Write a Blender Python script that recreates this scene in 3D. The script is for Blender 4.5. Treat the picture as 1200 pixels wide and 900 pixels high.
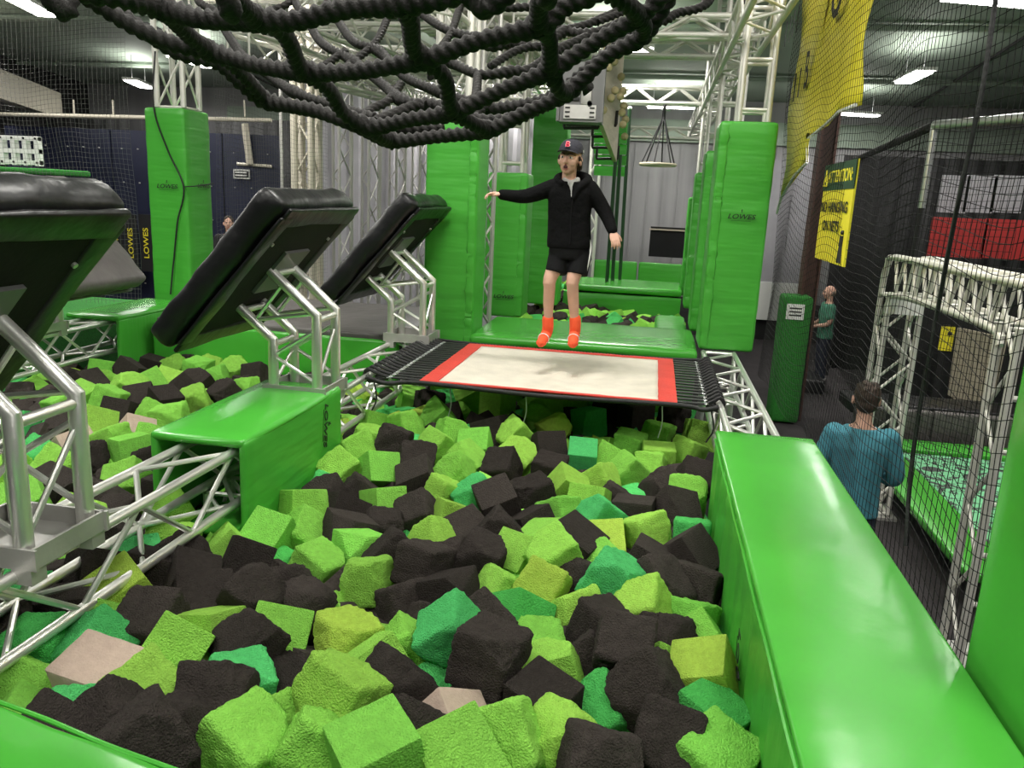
import bpy, bmesh, math, random
import numpy as np
from mathutils import Vector, Matrix, noise
random.seed(7); rng = np.random.default_rng(7)
for o in list(bpy.data.objects): bpy.data.objects.remove(o)
S = bpy.context.scene
COL = S.collection

# ------------------------------------------------------------------ camera
CX, CY, F, CH = 600., 450., 939., 3.05
def _n(v): return v / np.linalg.norm(v)
_D = _n(np.array([(408. - CX) / F, (4495. - CY) / F, 1]))
_Y = np.array([(770. - CX) / F, (240. - CY) / F, 1]); _Y = _n(_Y - _D * (_Y @ _D))
_M = np.stack([np.cross(_Y, -_D), _Y, -_D])
CAM = np.array([0, 0, CH])
def ray(px, py): return _M @ np.array([(px - CX) / F, (py - CY) / F, 1.])
def atz(px, py, z): r = ray(px, py); return Vector(CAM + r * ((z - CH) / r[2]))
def aty(px, py, y): r = ray(px, py); return Vector(CAM + r * (y / r[1]))
def atx(px, py, x): r = ray(px, py); return Vector(CAM + r * (x / r[0]))
def proj(p):
    c = _M.T @ (np.array(p, float) - CAM); return (CX + F * c[0] / c[2], CY + F * c[1] / c[2], c[2])
cam = bpy.data.objects.new('camera', bpy.data.cameras.new('camera')); COL.objects.link(cam)
cam.data.sensor_width = 36.; cam.data.lens = F / 1200. * 36.; cam.data.clip_end = 200; cam.data.clip_start = .02
_r, _u, _b = _M[:, 0], -_M[:, 1], -_M[:, 2]
cam.matrix_world = Matrix(((_r[0], _u[0], _b[0], 0), (_r[1], _u[1], _b[1], 0), (_r[2], _u[2], _b[2], CH), (0, 0, 0, 1)))
S.camera = cam
# ------------------------------------------------------------------ world, exposure
S.view_settings.view_transform = 'Standard'; S.view_settings.look = 'None'
S.view_settings.gamma = 1; S.view_settings.use_curve_mapping = False
S.view_settings.exposure = 0.35
W = bpy.data.worlds.new('world'); S.world = W; W.use_nodes = True
W.node_tree.nodes['Background'].inputs[0].default_value = (.9, 1, .95, 1)
W.node_tree.nodes['Background'].inputs[1].default_value = .05
ROOF = 6.3
LAMP_POWER = 95.
# ceiling fixtures (x, y): every one is a lit strip with an area lamp in it, built further down
FIXT = [(-8.6, 9.4), (-9.2, 6.2), (-12.5, 12.2), (-5.6, 4.2), (-2.2, 2.2), (1.2, 1.0), (-.9, 5.2), (1.8, 6.6), (-5.2, 9.6),
        (-1.5, -2.), (2.4, -2.2), (-5.0, -.5), (-.9, 13.6), (5.4, 9.6), (4.5, 4.), (-3.6, 15.), (-9., 15.), (4., 15.)]

# ------------------------------------------------------------------ materials
def mat(name, col, rough=.6, metal=0., bump=0., bscale=30., stretch=(1, 1, 1), vary=.0, vscale=4., emis=None, objvar=0., detail=4., spec=.5, coat=0., hue=0.):
    m = bpy.data.materials.new(name); m.use_nodes = True
    nt = m.node_tree; b = nt.nodes['Principled BSDF']
    b.inputs['Base Color'].default_value = (*col, 1); b.inputs['Roughness'].default_value = rough
    b.inputs['Metallic'].default_value = metal; b.inputs['Specular IOR Level'].default_value = spec
    if coat: b.inputs['Coat Weight'].default_value = coat; b.inputs['Coat Roughness'].default_value = .25
    if emis: b.inputs['Emission Color'].default_value = (*col, 1); b.inputs['Emission Strength'].default_value = emis
    tc = nt.nodes.new('ShaderNodeTexCoord'); mp = nt.nodes.new('ShaderNodeMapping')
    mp.inputs['Scale'].default_value = stretch; nt.links.new(tc.outputs['Object'], mp.inputs[0])
    src = None
    if vary:
        nz = nt.nodes.new('ShaderNodeTexNoise'); nz.inputs['Scale'].default_value = vscale; nz.inputs['Detail'].default_value = 5
        nt.links.new(mp.outputs[0], nz.inputs[0])
        mr = nt.nodes.new('ShaderNodeMapRange'); mr.inputs[1].default_value = .3; mr.inputs[2].default_value = .7
        mr.inputs[3].default_value = 1 - vary; mr.inputs[4].default_value = 1 + vary; nt.links.new(nz.outputs[0], mr.inputs[0]); src = mr.outputs[0]
    if objvar or hue:
        oi = nt.nodes.new('ShaderNodeObjectInfo'); mr = nt.nodes.new('ShaderNodeMapRange')
        mr.inputs[3].default_value = 1 - objvar; mr.inputs[4].default_value = 1 + objvar; nt.links.new(oi.outputs['Random'], mr.inputs[0])
        if src:
            mm = nt.nodes.new('ShaderNodeMath'); mm.operation = 'MULTIPLY'; nt.links.new(src, mm.inputs[0]); nt.links.new(mr.outputs[0], mm.inputs[1]); src = mm.outputs[0]
        else: src = mr.outputs[0]
    if src:
        hs = nt.nodes.new('ShaderNodeHueSaturation'); hs.inputs['Color'].default_value = (*col, 1)
        nt.links.new(src, hs.inputs['Value']); nt.links.new(hs.outputs[0], b.inputs['Base Color'])
        if hue:
            m2 = nt.nodes.new('ShaderNodeMath'); m2.operation = 'MULTIPLY'; m2.inputs[1].default_value = 7.13; nt.links.new(oi.outputs['Random'], m2.inputs[0])
            m3 = nt.nodes.new('ShaderNodeMath'); m3.operation = 'FRACT'; nt.links.new(m2.outputs[0], m3.inputs[0])
            m4 = nt.nodes.new('ShaderNodeMapRange'); m4.inputs[3].default_value = .5 - hue; m4.inputs[4].default_value = .5 + hue
            nt.links.new(m3.outputs[0], m4.inputs[0]); nt.links.new(m4.outputs[0], hs.inputs['Hue'])
    if bump:
        nz = nt.nodes.new('ShaderNodeTexNoise'); nz.inputs['Scale'].default_value = bscale; nz.inputs['Detail'].default_value = detail
        nt.links.new(mp.outputs[0], nz.inputs[0])
        bp = nt.nodes.new('ShaderNodeBump'); bp.inputs['Strength'].default_value = bump; bp.inputs['Distance'].default_value = .02
        nt.links.new(nz.outputs[0], bp.inputs['Height']); nt.links.new(bp.outputs[0], b.inputs['Normal'])
    return m
GREEN = (.062, .37, .038)
M = dict(
    alu=mat('brushed_aluminium', (.82, .81, .78), .30, .80, .05, 60, vary=.06, vscale=6),
    alu_m=mat('matt_aluminium', (.66, .645, .60), .45, .35, .05, 60, vary=.08, vscale=6),
    alu_dull=mat('weathered_aluminium', (.50, .49, .47), .42, .6, .06, 60, vary=.12, vscale=6),
    vin_h=mat('green_vinyl_level_wrinkles', GREEN, .38, 0, .55, 3.2, (.5, .5, 3.0), vary=.05, vscale=2, detail=2),
    vin_v=mat('green_vinyl_upright_wrinkles', GREEN, .36, 0, .5, 3.2, (3.2, 3.2, .35), vary=.05, vscale=2, detail=2),
    vin_s=mat('green_vinyl_taut', GREEN, .24, 0, .16, 5., vary=.04, vscale=2, detail=3),
    plate=mat('dark_grey_steel', (.16, .16, .16), .5, .6),
    vin_k=mat('black_vinyl', (.008, .008, .009), .38, 0, .6, 6., vary=.2, vscale=3, detail=3, spec=.35),
    vin_g=mat('worn_grey_vinyl', (.10, .09, .088), .45, 0, .4, 8., vary=.2, vscale=5, detail=4),
    board=mat('dark_backing_board', (.014, .013, .012), .85, 0, .1, 40, vary=.15, spec=.2),
    lime=mat('lime_foam', (.30, .66, .095), .95, 0, 1., 34, vary=.10, vscale=9, objvar=.10, hue=.018, detail=6, spec=.1),
    olive=mat('yellow_green_foam', (.41, .62, .085), .95, 0, 1., 34, vary=.10, vscale=9, objvar=.08, detail=6, spec=.1),
    emer=mat('emerald_foam', (.095, .55, .135), .95, 0, 1., 34, vary=.10, vscale=9, objvar=.10, hue=.012, detail=6, spec=.1),
    char=mat('charcoal_foam', (.048, .040, .036), .95, 0, 1., 34, vary=.15, vscale=9, objvar=.25, detail=6, spec=.1),
    beige=mat('beige_foam', (.44, .34, .28), .9, 0, .3, 26, vary=.06, vscale=9, detail=6, spec=.1),
    rope=mat('black_rope', (.014, .0125, .0115), .7, 0, .25, 200, vary=.3, vscale=30, spec=.3),
    net=mat('black_net_cord', (.014, .014, .014), .85, 0, 0, spec=.15),
    netg=mat('grey_net_cord', (.10, .10, .095), .6, 0, 0),
    white_bed=mat('white_mesh_fabric', (.68, .63, .54), .8, 0, .3, 90, vary=.10, vscale=5),
    red=mat('red_border_fabric', (.62, .045, .03), .7, 0, .3, 60, vary=.1),
    strap=mat('black_webbing', (.012, .012, .013), .6, 0, .3, 80),
    steel=mat('galvanised_steel', (.55, .56, .57), .35, .8),
    floor=mat('grey_carpet', (.042, .038, .040), .95, 0, .3, 80, vary=.12, vscale=3, spec=.1),
    pitfloor=mat('dark_pit_floor', (.01, .01, .01), .95),
    ceil=mat('green_roof_lining', (.33, .40, .33), .7, 0, .6, 1.2, (1, .3, 1), vary=.12, vscale=1.2),
    roofw=mat('grey_roof_lining', (.20, .19, .165), .7, 0, .4, 1.2, (1, .3, 1), vary=.12, vscale=1.2),
    wallg=mat('grey_sheet_wall', (.33, .325, .335), .7, 0, .1, 6, (3, 3, .1), vary=.12, vscale=1.5),
    wallk=mat('black_wall', (.007, .007, .008), .8, 0, .1, 10, vary=.2),
    walld=mat('charcoal_wall', (.026, .026, .027), .8, 0, .1, 10, vary=.2),
    walll=mat('pale_grey_wall', (.34, .33, .36), .75, 0, .1, 10, vary=.06),
    blue=mat('navy_panel', (.007, .010, .034), .55, 0, .05, 20, vary=.1),
    cream=mat('cream_paint', (.50, .46, .38), .5, 0, .05, 20, vary=.05),
    lamp=mat('lit_diffuser', (1., .98, .93), .5, emis=14.),
    yellow=mat('yellow_print', (.78, .68, .03), .5, 0, .1, 20, vary=.04),
    blackp=mat('black_print', (.012, .012, .012), .6),
    darkg=mat('dark_green_print', (.012, .045, .018), .55),
    whitep=mat('white_print', (.75, .75, .73), .55),
    brown=mat('red_brown_paint', (.075, .026, .018), .5, 0, .05, 20, vary=.1),
    turf=mat('green_astroturf', (.02, .20, .02), .9, 0, .9, 120, vary=.25, vscale=40),
    redp=mat('red_panel', (.30, .012, .012), .6, 0, .1, 20, vary=.1),
    panel=mat('beige_board', (.42, .37, .28), .6, 0, .1, 12, vary=.06),
    wood=mat('pale_plywood', (.58, .50, .40), .6, 0, .1, 8, (1, 1, 6), vary=.1),
    hold=mat('tan_climbing_ball', (.42, .36, .20), .7, 0, .2, 40),
    dkgreen=mat('dark_green_paint', (.01, .05, .015), .5),
    skin=mat('skin', (.62, .36, .27), .55, 0, .05, 60, vary=.06, vscale=12),
    lips=mat('lips', (.42, .14, .12), .5), eye_w=mat('eye_white', (.75, .73, .7), .3), iris=mat('iris', (.03, .02, .015), .3), mouth=mat('mouth_inside', (.06, .012, .012), .6),
    hoodie=mat('black_cotton', (.005, .005, .0055), .9, 0, .7, 14, vary=.15, spec=.1),
    shorts=mat('black_sport_fabric', (.005, .005, .006), .85, 0, .4, 12, vary=.1, spec=.2),
    tee=mat('grey_cotton', (.40, .39, .38), .9, 0, .3, 30),
    sock=mat('orange_sock', (.85, .10, .03), .85, 0, .3, 90, vary=.06),
    cap=mat('navy_cap', (.016, .016, .026), .8, 0, .3, 80), capred=mat('red_emblem', (.75, .03, .07), .7),
    hair=mat('brown_hair', (.035, .020, .013), .7, 0, .9, 60, (1, 1, .3), vary=.3, vscale=20),
    hairg=mat('greying_hair', (.20, .15, .11), .7, 0, .6, 60),
    teal=mat('teal_cotton', (.055, .22, .28), .9, 0, .5, 9, (2, 2, 1), vary=.12, vscale=8),
    gtee=mat('dark_green_cotton', (.06, .22, .14), .9, 0, .4, 10, vary=.1),
    jeans=mat('navy_denim', (.012, .016, .035), .85, 0, .3, 20, vary=.15),
    shoe=mat('white_shoe', (.6, .6, .58), .6),
)
# patterned trampoline cloth: green and black marbling that is printed on it
def marble():
    m = mat('green_black_marbled_cloth', (.1, .4, .15), .7); nt = m.node_tree
    tc = nt.nodes.new('ShaderNodeTexCoord'); nz = nt.nodes.new('ShaderNodeTexNoise'); nz.inputs['Scale'].default_value = 3.5; nz.inputs['Detail'].default_value = 3; nz.inputs['Distortion'].default_value = 2.5
    cr = nt.nodes.new('ShaderNodeValToRGB'); e = cr.color_ramp.elements; e[0].position = .46; e[0].color = (.03, .04, .035, 1); e[1].position = .5; e[1].color = (.16, .50, .25, 1)
    nt.links.new(tc.outputs['Object'], nz.inputs[0]); nt.links.new(nz.outputs[0], cr.inputs[0]); nt.links.new(cr.outputs[0], nt.nodes['Principled BSDF'].inputs['Base Color']); return m
M['marble'] = marble()

# ------------------------------------------------------------------ helpers
WM = {}
def reg(o, mw, parent=None):
    COL.objects.link(o)
    if parent: o.parent = parent; o.matrix_local = WM[parent.name].inverted() @ mw
    else: o.matrix_world = mw
    WM[o.name] = mw.copy(); return o
def T(x, y=None, z=None):
    return Matrix.Translation(Vector(x) if y is None else Vector((x, y, z)))
def tag(o, label=None, cat=None, group=None, kind=None):
    if label: o['label'] = label
    if cat: o['category'] = cat
    if group: o['group'] = group
    if kind: o['kind'] = kind
    return o
def thing(name, label, cat, loc, group=None):
    o = bpy.data.objects.new(name, None); o.empty_display_size = .1
    reg(o, T(loc)); return tag(o, label, cat, group)
class MB:
    def __init__(s): s.v = []; s.f = []; s.mi = []; s.cur = 0
    def add(s, vs, fs):
        b = len(s.v); s.v += [tuple(v) for v in vs]; s.f += [tuple(i + b for i in f) for f in fs]; s.mi += [s.cur] * len(fs)
    def box(s, c, size, R=None):
        c = Vector(c); hx, hy, hz = size[0] / 2, size[1] / 2, size[2] / 2
        vs = [Vector((x * hx, y * hy, z * hz)) for x in (-1, 1) for y in (-1, 1) for z in (-1, 1)]
        if R: vs = [R @ v for v in vs]
        s.add([v + c for v in vs], [(0, 1, 3, 2), (4, 6, 7, 5), (0, 4, 5, 1), (2, 3, 7, 6), (0, 2, 6, 4), (1, 5, 7, 3)]); return s
    def tube(s, p0, p1, r, n=8, cap=True, r1=None):
        p0, p1 = Vector(p0), Vector(p1); r1 = r if r1 is None else r1
        z = (p1 - p0).normalized(); x = z.orthogonal().normalized(); y = z.cross(x)
        vs = []
        for p, rr in ((p0, r), (p1, r1)):
            for i in range(n):
                a = 2 * math.pi * i / n; vs.append(p + (x * math.cos(a) + y * math.sin(a)) * rr)
        fs = [(i, (i + 1) % n, n + (i + 1) % n, n + i) for i in range(n)]
        if cap: fs += [tuple(range(n - 1, -1, -1)), tuple(range(n, 2 * n))]
        s.add(vs, fs); return s
    def path(s, pts, r, n=8, cap=True, lobes=0, twist=0., lob=.16, close=False):
        """tube along a polyline; r scalar or list; lobes>0 gives laid rope strands"""
        pts = [Vector(p) for p in pts]; N = len(pts)
        if not isinstance(r, (list, tuple)): r = [r] * N
        t0 = (pts[1] - pts[0]).normalized(); x = t0.orthogonal().normalized(); ln = 0; vs = []
        for i in range(N):
            t = (pts[min(i + 1, N - 1)] - pts[max(i - 1, 0)])
            t = t.normalized() if t.length > 1e-9 else t0
            x = (x - t * x.dot(t)).normalized(); y = t.cross(x)
            if i: ln += (pts[i] - pts[i - 1]).length
            for k in range(n):
                a = 2 * math.pi * k / n; rr = r[i]
                if lobes: rr *= 1 + lob * math.cos(lobes * a - twist * ln)
                vs.append(pts[i] + (x * math.cos(a) + y * math.sin(a)) * rr)
        fs = [(i * n + k, i * n + (k + 1) % n, (i + 1) * n + (k + 1) % n, (i + 1) * n + k) for i in range(N - 1) for k in range(n)]
        if cap: fs += [tuple(range(n - 1, -1, -1)), tuple((N - 1) * n + k for k in range(n))]
        s.add(vs, fs); return s
    def loft(s, rings, cap=True):
        """rings: list of equal-length point lists"""
        n = len(rings[0]); vs = [p for r in rings for p in r]
        fs = [(i * n + k, i * n + (k + 1) % n, (i + 1) * n + (k + 1) % n, (i + 1) * n + k) for i in range(len(rings) - 1) for k in range(n)]
        if cap: fs += [tuple(range(n - 1, -1, -1)), tuple((len(rings) - 1) * n + k for k in range(n))]
        s.add(vs, fs); return s
    def ball(s, c, r, nu=12, nv=8, R=None):
        c = Vector(c); r = (r, r, r) if not isinstance(r, (tuple, list)) else r
        rings = []
        for j in range(nv + 1):
            th = math.pi * (j / nv * .98 + .01)
            ring = [Vector((r[0] * math.sin(th) * math.cos(2 * math.pi * i / nu), r[1] * math.sin(th) * math.sin(2 * math.pi * i / nu), -r[2] * math.cos(th))) for i in range(nu)]
            rings.append([(R @ p if R else p) + c for p in ring])
        return s.loft(rings)
    def pad(s, c, size, r=.03, step=.12, R=None, puff=0., wob=0., seed=0., wf=(3, 3, 3)):
        """soft-edged cushion block: rounded edges, optional bulge and wrinkles"""
        c = Vector(c); h = [d / 2 for d in size]; r = min(r, min(h) * .9)
        def axis(hh):
            k = max(1, int((2 * hh - 2 * r) / step))
            return [-hh, -hh + r * .3, -hh + r] + [-hh + r + (2 * hh - 2 * r) * i / k for i in range(1, k)] + [hh - r, hh - r * .3, hh]
        ax = [axis(q) for q in h]
        for d in range(3):
            u, w = (d + 1) % 3, (d + 2) % 3
            for sg in (-1, 1):
                U, Wd = ax[u], ax[w]; vs = []
                for a in U:
                    for b in Wd:
                        p = [0, 0, 0]; p[d] = sg * h[d]; p[u] = a; p[w] = b
                        q = [max(-h[i] + r, min(h[i] - r, p[i])) for i in range(3)]
                        dv = Vector([p[i] - q[i] for i in range(3)])
                        dn = dv.normalized() if dv.length > 1e-9 else Vector((0, 0, 0))
                        P = Vector(q) + dn * r
                        if puff: P[d] += sg * puff * (1 - (a / h[u]) ** 2) * (1 - (b / h[w]) ** 2)
                        if wob: P = P + dn * (wob * .09) * noise.fractal(Vector((P[0] * wf[0] + seed, P[1] * wf[1], P[2] * wf[2])), 1., 2., 3)
                        vs.append((R @ P if R else P) + c)
                m = len(Wd); fs = []
                for i in range(len(U) - 1):
                    for j in range(m - 1):
                        q = (i * m + j, (i + 1) * m + j, (i + 1) * m + j + 1, i * m + j + 1)
                        fs.append(q if sg > 0 else q[::-1])
                s.add(vs, fs)
        return s
    def mesh(s, name, mats, smooth=True, weld=True, angle=40):
        me = bpy.data.meshes.new(name); me.from_pydata(s.v, [], s.f)
        for m in (mats if isinstance(mats, (list, tuple)) else [mats]): me.materials.append(m)
        if any(s.mi): me.polygons.foreach_set('material_index', s.mi)
        if weld:
            bm = bmesh.new(); bm.from_mesh(me); bmesh.ops.remove_doubles(bm, verts=bm.verts, dist=1e-5); bmesh.ops.recalc_face_normals(bm, faces=bm.faces); bm.to_mesh(me); bm.free()
        if smooth:
            me.polygons.foreach_set('use_smooth', [True] * len(me.polygons)); me.set_sharp_from_angle(angle=math.radians(angle))
        me.update(); return me
    def build(s, name, mats, parent=None, smooth=True, weld=True, angle=40):
        a = np.array(s.v); c = Vector(((a[:, 0].min() + a[:, 0].max()) / 2, (a[:, 1].min() + a[:, 1].max()) / 2, a[:, 2].min()))
        s.v = [(v[0] - c[0], v[1] - c[1], v[2] - c[2]) for v in s.v]
        return reg(bpy.data.objects.new(name, s.mesh(name, mats, smooth, weld, angle)), T(c), parent)
def struct(o): o['kind'] = 'structure'; return o
# shared unit tube, placed by matrix
_cyl = {}
def bar(name, p0, p1, r, m, parent, n=12):
    key = (m.name, n)
    if key not in _cyl: _cyl[key] = MB().tube((0, 0, 0), (0, 0, 1), 1., n).mesh('tube', m)
    p0, p1 = Vector(p0), Vector(p1); d = p1 - p0
    R = d.to_track_quat('Z', 'Y').to_matrix().to_4x4()
    return reg(bpy.data.objects.new(name, _cyl[key]), T(p0) @ R @ Matrix.Diagonal((r, r, d.length, 1)), parent)
def text(name, body, size, m, parent, mw, depth=.001, shear=0., font_scale=1.):
    cu = bpy.data.curves.new(name, 'FONT'); cu.body = body; cu.size = size; cu.extrude = depth; cu.align_x = 'CENTER'; cu.align_y = 'CENTER'; cu.shear = shear; cu.offset = .012 * size
    o = bpy.data.objects.new(name, cu); COL.objects.link(o); dg = bpy.context.evaluated_depsgraph_get()
    me = bpy.data.meshes.new_from_object(o.evaluated_get(dg)); bpy.data.objects.remove(o); me.materials.clear(); me.materials.append(m)
    return reg(bpy.data.objects.new(name, me), mw @ Matrix.Diagonal((font_scale, 1, 1, 1)), parent)
def basis(x, y, o):
    x = Vector(x).normalized(); y = Vector(y); y = (y - x * x.dot(y)).normalized(); z = x.cross(y)
    return Matrix(((x[0], y[0], z[0], o[0]), (x[1], y[1], z[1], o[1]), (x[2], y[2], z[2], o[2]), (0, 0, 0, 1)))
def lowes(parent, o, x, y, size, m=None):
    """sponsor print: word, small runner mark above it, underline"""
    m = m or M['blackp']; B = basis(x, y, o)
    text('lettering', 'LOWES', size, m, parent, B, shear=.25, font_scale=1.2)
    mb = MB(); s = size
    for a, b, r in (((.02, .75), (.1, 1.1), .05), ((.08, 1.05), (-.1, .9), .03), ((.03, .8), (-.12, .62), .04), ((.04, .8), (.16, .62), .04)):
        mb.tube((a[0] * s, a[1] * s, 0), (b[0] * s, b[1] * s, 0), r * s, 6)
    mb.box((.0, -.58 * s, 0), (2.9 * s, .045 * s, .002))
    o2 = reg(bpy.data.objects.new('runner_mark', mb.mesh('runner_mark', m)), B, parent); return o2
AL, AD, AM = M['alu'], M['alu_dull'], M['alu_m']
def truss(name, label, p0, p1, up=(0, 0, 1), w=.30, r=.025, rb=.0125, bay=.32, group=None, m=None, detail=True, faces=(0, 1, 2, 3), skip=None, cat='truss'):
    """box truss: four chords, zig-zag braces on each face, square ends"""
    m = m or AL; p0, p1 = Vector(p0), Vector(p1); d = (p1 - p0); L = d.length; d = d / L
    up = Vector(up); up = (up - d * up.dot(d)).normalized(); sd = d.cross(up)
    base = p0 if p0.z <= p1.z else p1
    t = thing(name, label, cat, base, group)
    h = w / 2 - r; cs = [up * h + sd * h, up * h - sd * h, -up * h - sd * h, -up * h + sd * h]
    for c in cs: bar('chord', p0 + c, p1 + c, r, m, t, 12 if detail else 8)
    n = max(1, round(L / bay)); st = L / n; lace = MB()
    for fi in faces:
        a, b = cs[fi], cs[(fi + 1) % 4]
        for i in range(n):
            s0, s1 = p0 + d * (st * i), p0 + d * (st * (i + 1))
            q0, q1 = (s0 + a, s1 + b) if (i + (fi >= 2)) % 2 == 0 else (s0 + b, s1 + a)
            if detail: bar('brace', q0, q1, rb, m, t, 8)
            else: lace.tube(q0, q1, rb, 6, False)
        for i in (0, n):
            q = p0 + d * (st * i)
            if detail: bar('end_bar', q + a, q + b, rb * 1.3, m, t, 8)
            else: lace.tube(q + a, q + b, rb, 6, False)
    if not detail: lace.build('lacing', m, t)['kind'] = 'stuff'
    return t
def ladder_tower(name, label, x, y, z0, z1, w=.30, group=None, m=None, rung=.42):
    """upright truss whose front and back faces carry level rungs, sides zig-zag"""
    m = m or AL; t = thing(name, label, 'truss', (x, y, z0), group); h = w / 2 - .025; mb = MB()
    for sx in (-1, 1):
        for sy in (-1, 1): bar('chord', (x + sx * h, y + sy * h, z0), (x + sx * h, y + sy * h, z1), .025, m, t)
    z = z0 + .1; k = 0
    while z < z1 - .05:
        for sy in (-1, 1): bar('rung', (x - h, y + sy * h, z), (x + h, y + sy * h, z), .018, m, t, 8)
        for sx in (-1, 1):
            z2 = min(z + rung, z1); mb.tube((x + sx * h, y - h * (1 if k % 2 else -1), z), (x + sx * h, y + h * (1 if k % 2 else -1), z2), .012, 6, False)
        z += rung; k += 1
    mb.build('lacing', m, t)['kind'] = 'stuff'; return t
def catmull(pts, step=.012):
    pts = [Vector(p) for p in pts]; P = [pts[0] * 2 - pts[1]] + pts + [pts[-1] * 2 - pts[-2]]; out = []
    for i in range(1, len(P) - 2):
        n = max(2, int((P[i + 1] - P[i]).length / step))
        for k in range(n):
            t = k / n
            out.append(.5 * ((2 * P[i]) + (-P[i - 1] + P[i + 1]) * t + (2 * P[i - 1] - 5 * P[i] + 4 * P[i + 1] - P[i + 2]) * t * t + (-P[i - 1] + 3 * P[i] - 3 * P[i + 1] + P[i + 2]) * t ** 3))
    out.append(pts[-1]); return out

# ------------------------------------------------------------------ the hall
def roof(y): return 5.45 + (20 - y) * .08
def atroof(px, py, drop=.1):
    r = ray(px, py); s = (5.45 + 1.6 - drop - CH) / (r[2] + .08 * r[1]); return Vector(CAM + r * s)
XL, XR, YB, YF = -15., 9., 20., -5.
mb = MB(); mb.box(((XL + XR) / 2, (YB + YF) / 2, -.05), (XR - XL, YB - YF, .1)); struct(mb.build('floor', M['floor'], smooth=False))
mb = MB(); mb.add([(XL, YF, roof(YF)), (XR, YF, roof(YF)), (XR, YB, roof(YB)), (XL, YB, roof(YB)), (XL, YF, roof(YF) + .1), (XR, YF, roof(YF) + .1), (XR, YB, roof(YB) + .1), (XL, YB, roof(YB) + .1)],
    [(0, 1, 2, 3), (7, 6, 5, 4), (0, 4, 5, 1), (1, 5, 6, 2), (2, 6, 7, 3), (3, 7, 4, 0)])
ceiling = struct(mb.build('ceiling', M['ceil'], smooth=False))
def wall(name, c, s, m): return struct(MB().box(c, s).build(name, m, smooth=False))
wall('wall_back', ((XL + XR) / 2, YB + .05, 3.), (XR - XL, .1, 6.), M['wallg'])
wall('wall_left', (XL - .05, (YB + YF) / 2, 4.), (.1, YB - YF, 8.), M['walld'])
wall('wall_right', (XR + .05, (YB + YF) / 2, 4.), (.1, YB - YF, 8.), M['walld'])
wall('wall_front', ((XL + XR) / 2, YF - .05, 4.), (XR - XL, .1, 8.), M['walld'])
# ribs of the sheet wall at the back
rib = MB().box((0, 0, 1.6), (.05, .03, 5.0)).mesh('wall_rib', M['wallg'], False)
wb = bpy.data.objects['wall_back']
for i in range(28): reg(bpy.data.objects.new('wall_rib', rib), T(-6 + i * .36, YB - .015, .9), wb)
# dark skirting of the back wall
struct(MB().box((0, YB - .03, .45), (16, .05, .9)).build('baseboard_back', M['walld'], smooth=False))
struct(MB().box((0, YB - .06, 4.75), (22, .1, .5)).build('trim_1', M['ceil'], smooth=False))
# roof purlins and the long ridge seam of the lining
for i, y in enumerate((3.5, 7, 10.5, 14, 17.5)):
    bar('purlin', (XL + .1, y, roof(y) - .07), (XR - .1, y, roof(y) - .07), .05, M['ceil'], ceiling, 6)
for x in (-9.5, -4.2, 1.0, 5.4):
    bar('seam', (x, YF + .1, roof(YF) - .03), (x, YB - .1, roof(YB) - .03), .025, M['walld'], ceiling, 6)
# ceiling lights
fm = MB().box((0, 0, .04), (1.3, .34, .05)).mesh('fixture_body', M['whitep'], False)
dm = MB().box((0, 0, 0), (1.22, .26, .03)).mesh('diffuser', M['lamp'], False)
lt = bpy.data.lights.new('strip_lamp', 'AREA'); lt.shape = 'RECTANGLE'; lt.size = 1.2; lt.size_y = .3; lt.energy = LAMP_POWER; lt.color = (1, .97, .91)
lt2 = lt.copy(); lt2.energy = LAMP_POWER * .22
lup = lt.copy(); lup.energy = LAMP_POWER * .14
def fixture(p, rz, label, group, dim=False):
    t = thing('ceiling_light', label, 'light', (p[0], p[1], p[2]), group); mw = T(p) @ Matrix.Rotation(rz, 4, 'Z')
    reg(bpy.data.objects.new('fixture_body', fm), mw @ T(0, 0, .0), t)
    reg(bpy.data.objects.new('diffuser', dm), mw, t)
    reg(bpy.data.objects.new('lamp', lt2 if dim else lt), mw @ T(0, 0, -.03), t)
    reg(bpy.data.objects.new('lamp', lup), mw @ T(0, 0, .07) @ Matrix.Rotation(math.pi, 4, 'X'), t)
    for sx in (-.5, .5): bar('hanger_wire', mw @ Vector((sx, 0, .06)), (mw @ Vector((sx, 0, 0)))[:2] + (roof(p[1]) - .0,), .006, M['steel'], t, 6)
    return t
for px, py, rz, lb in ((163, 99, 1.9, 'lit strip light left of the aluminium tower over the green pillar'), (36, 9, 1.9, 'lit strip light with wire hanger under the pale rafter'),
                   (2, 104, 1.9, 'small lit strip light under the pale rafter near the white lifting frame'), (995, 134, .3, 'lit panel light near the brown column'), (1165, 2, .3, 'bright light above the black safety net'),
                   (793, 126, 0., 'lit panel light behind the far cross trusses')):
    p = atroof(px, py, .55 if px != 793 else .5); fixture(p, rz, lb, None, True)
for x, y in FIXT:
    fixture((x, y, roof(y) - .55), 0 if abs(x) < 3 else 1.57, 'ceiling strip light hung on wires above the foam pits and lanes', 'ceiling strip lights above the pits')
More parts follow.
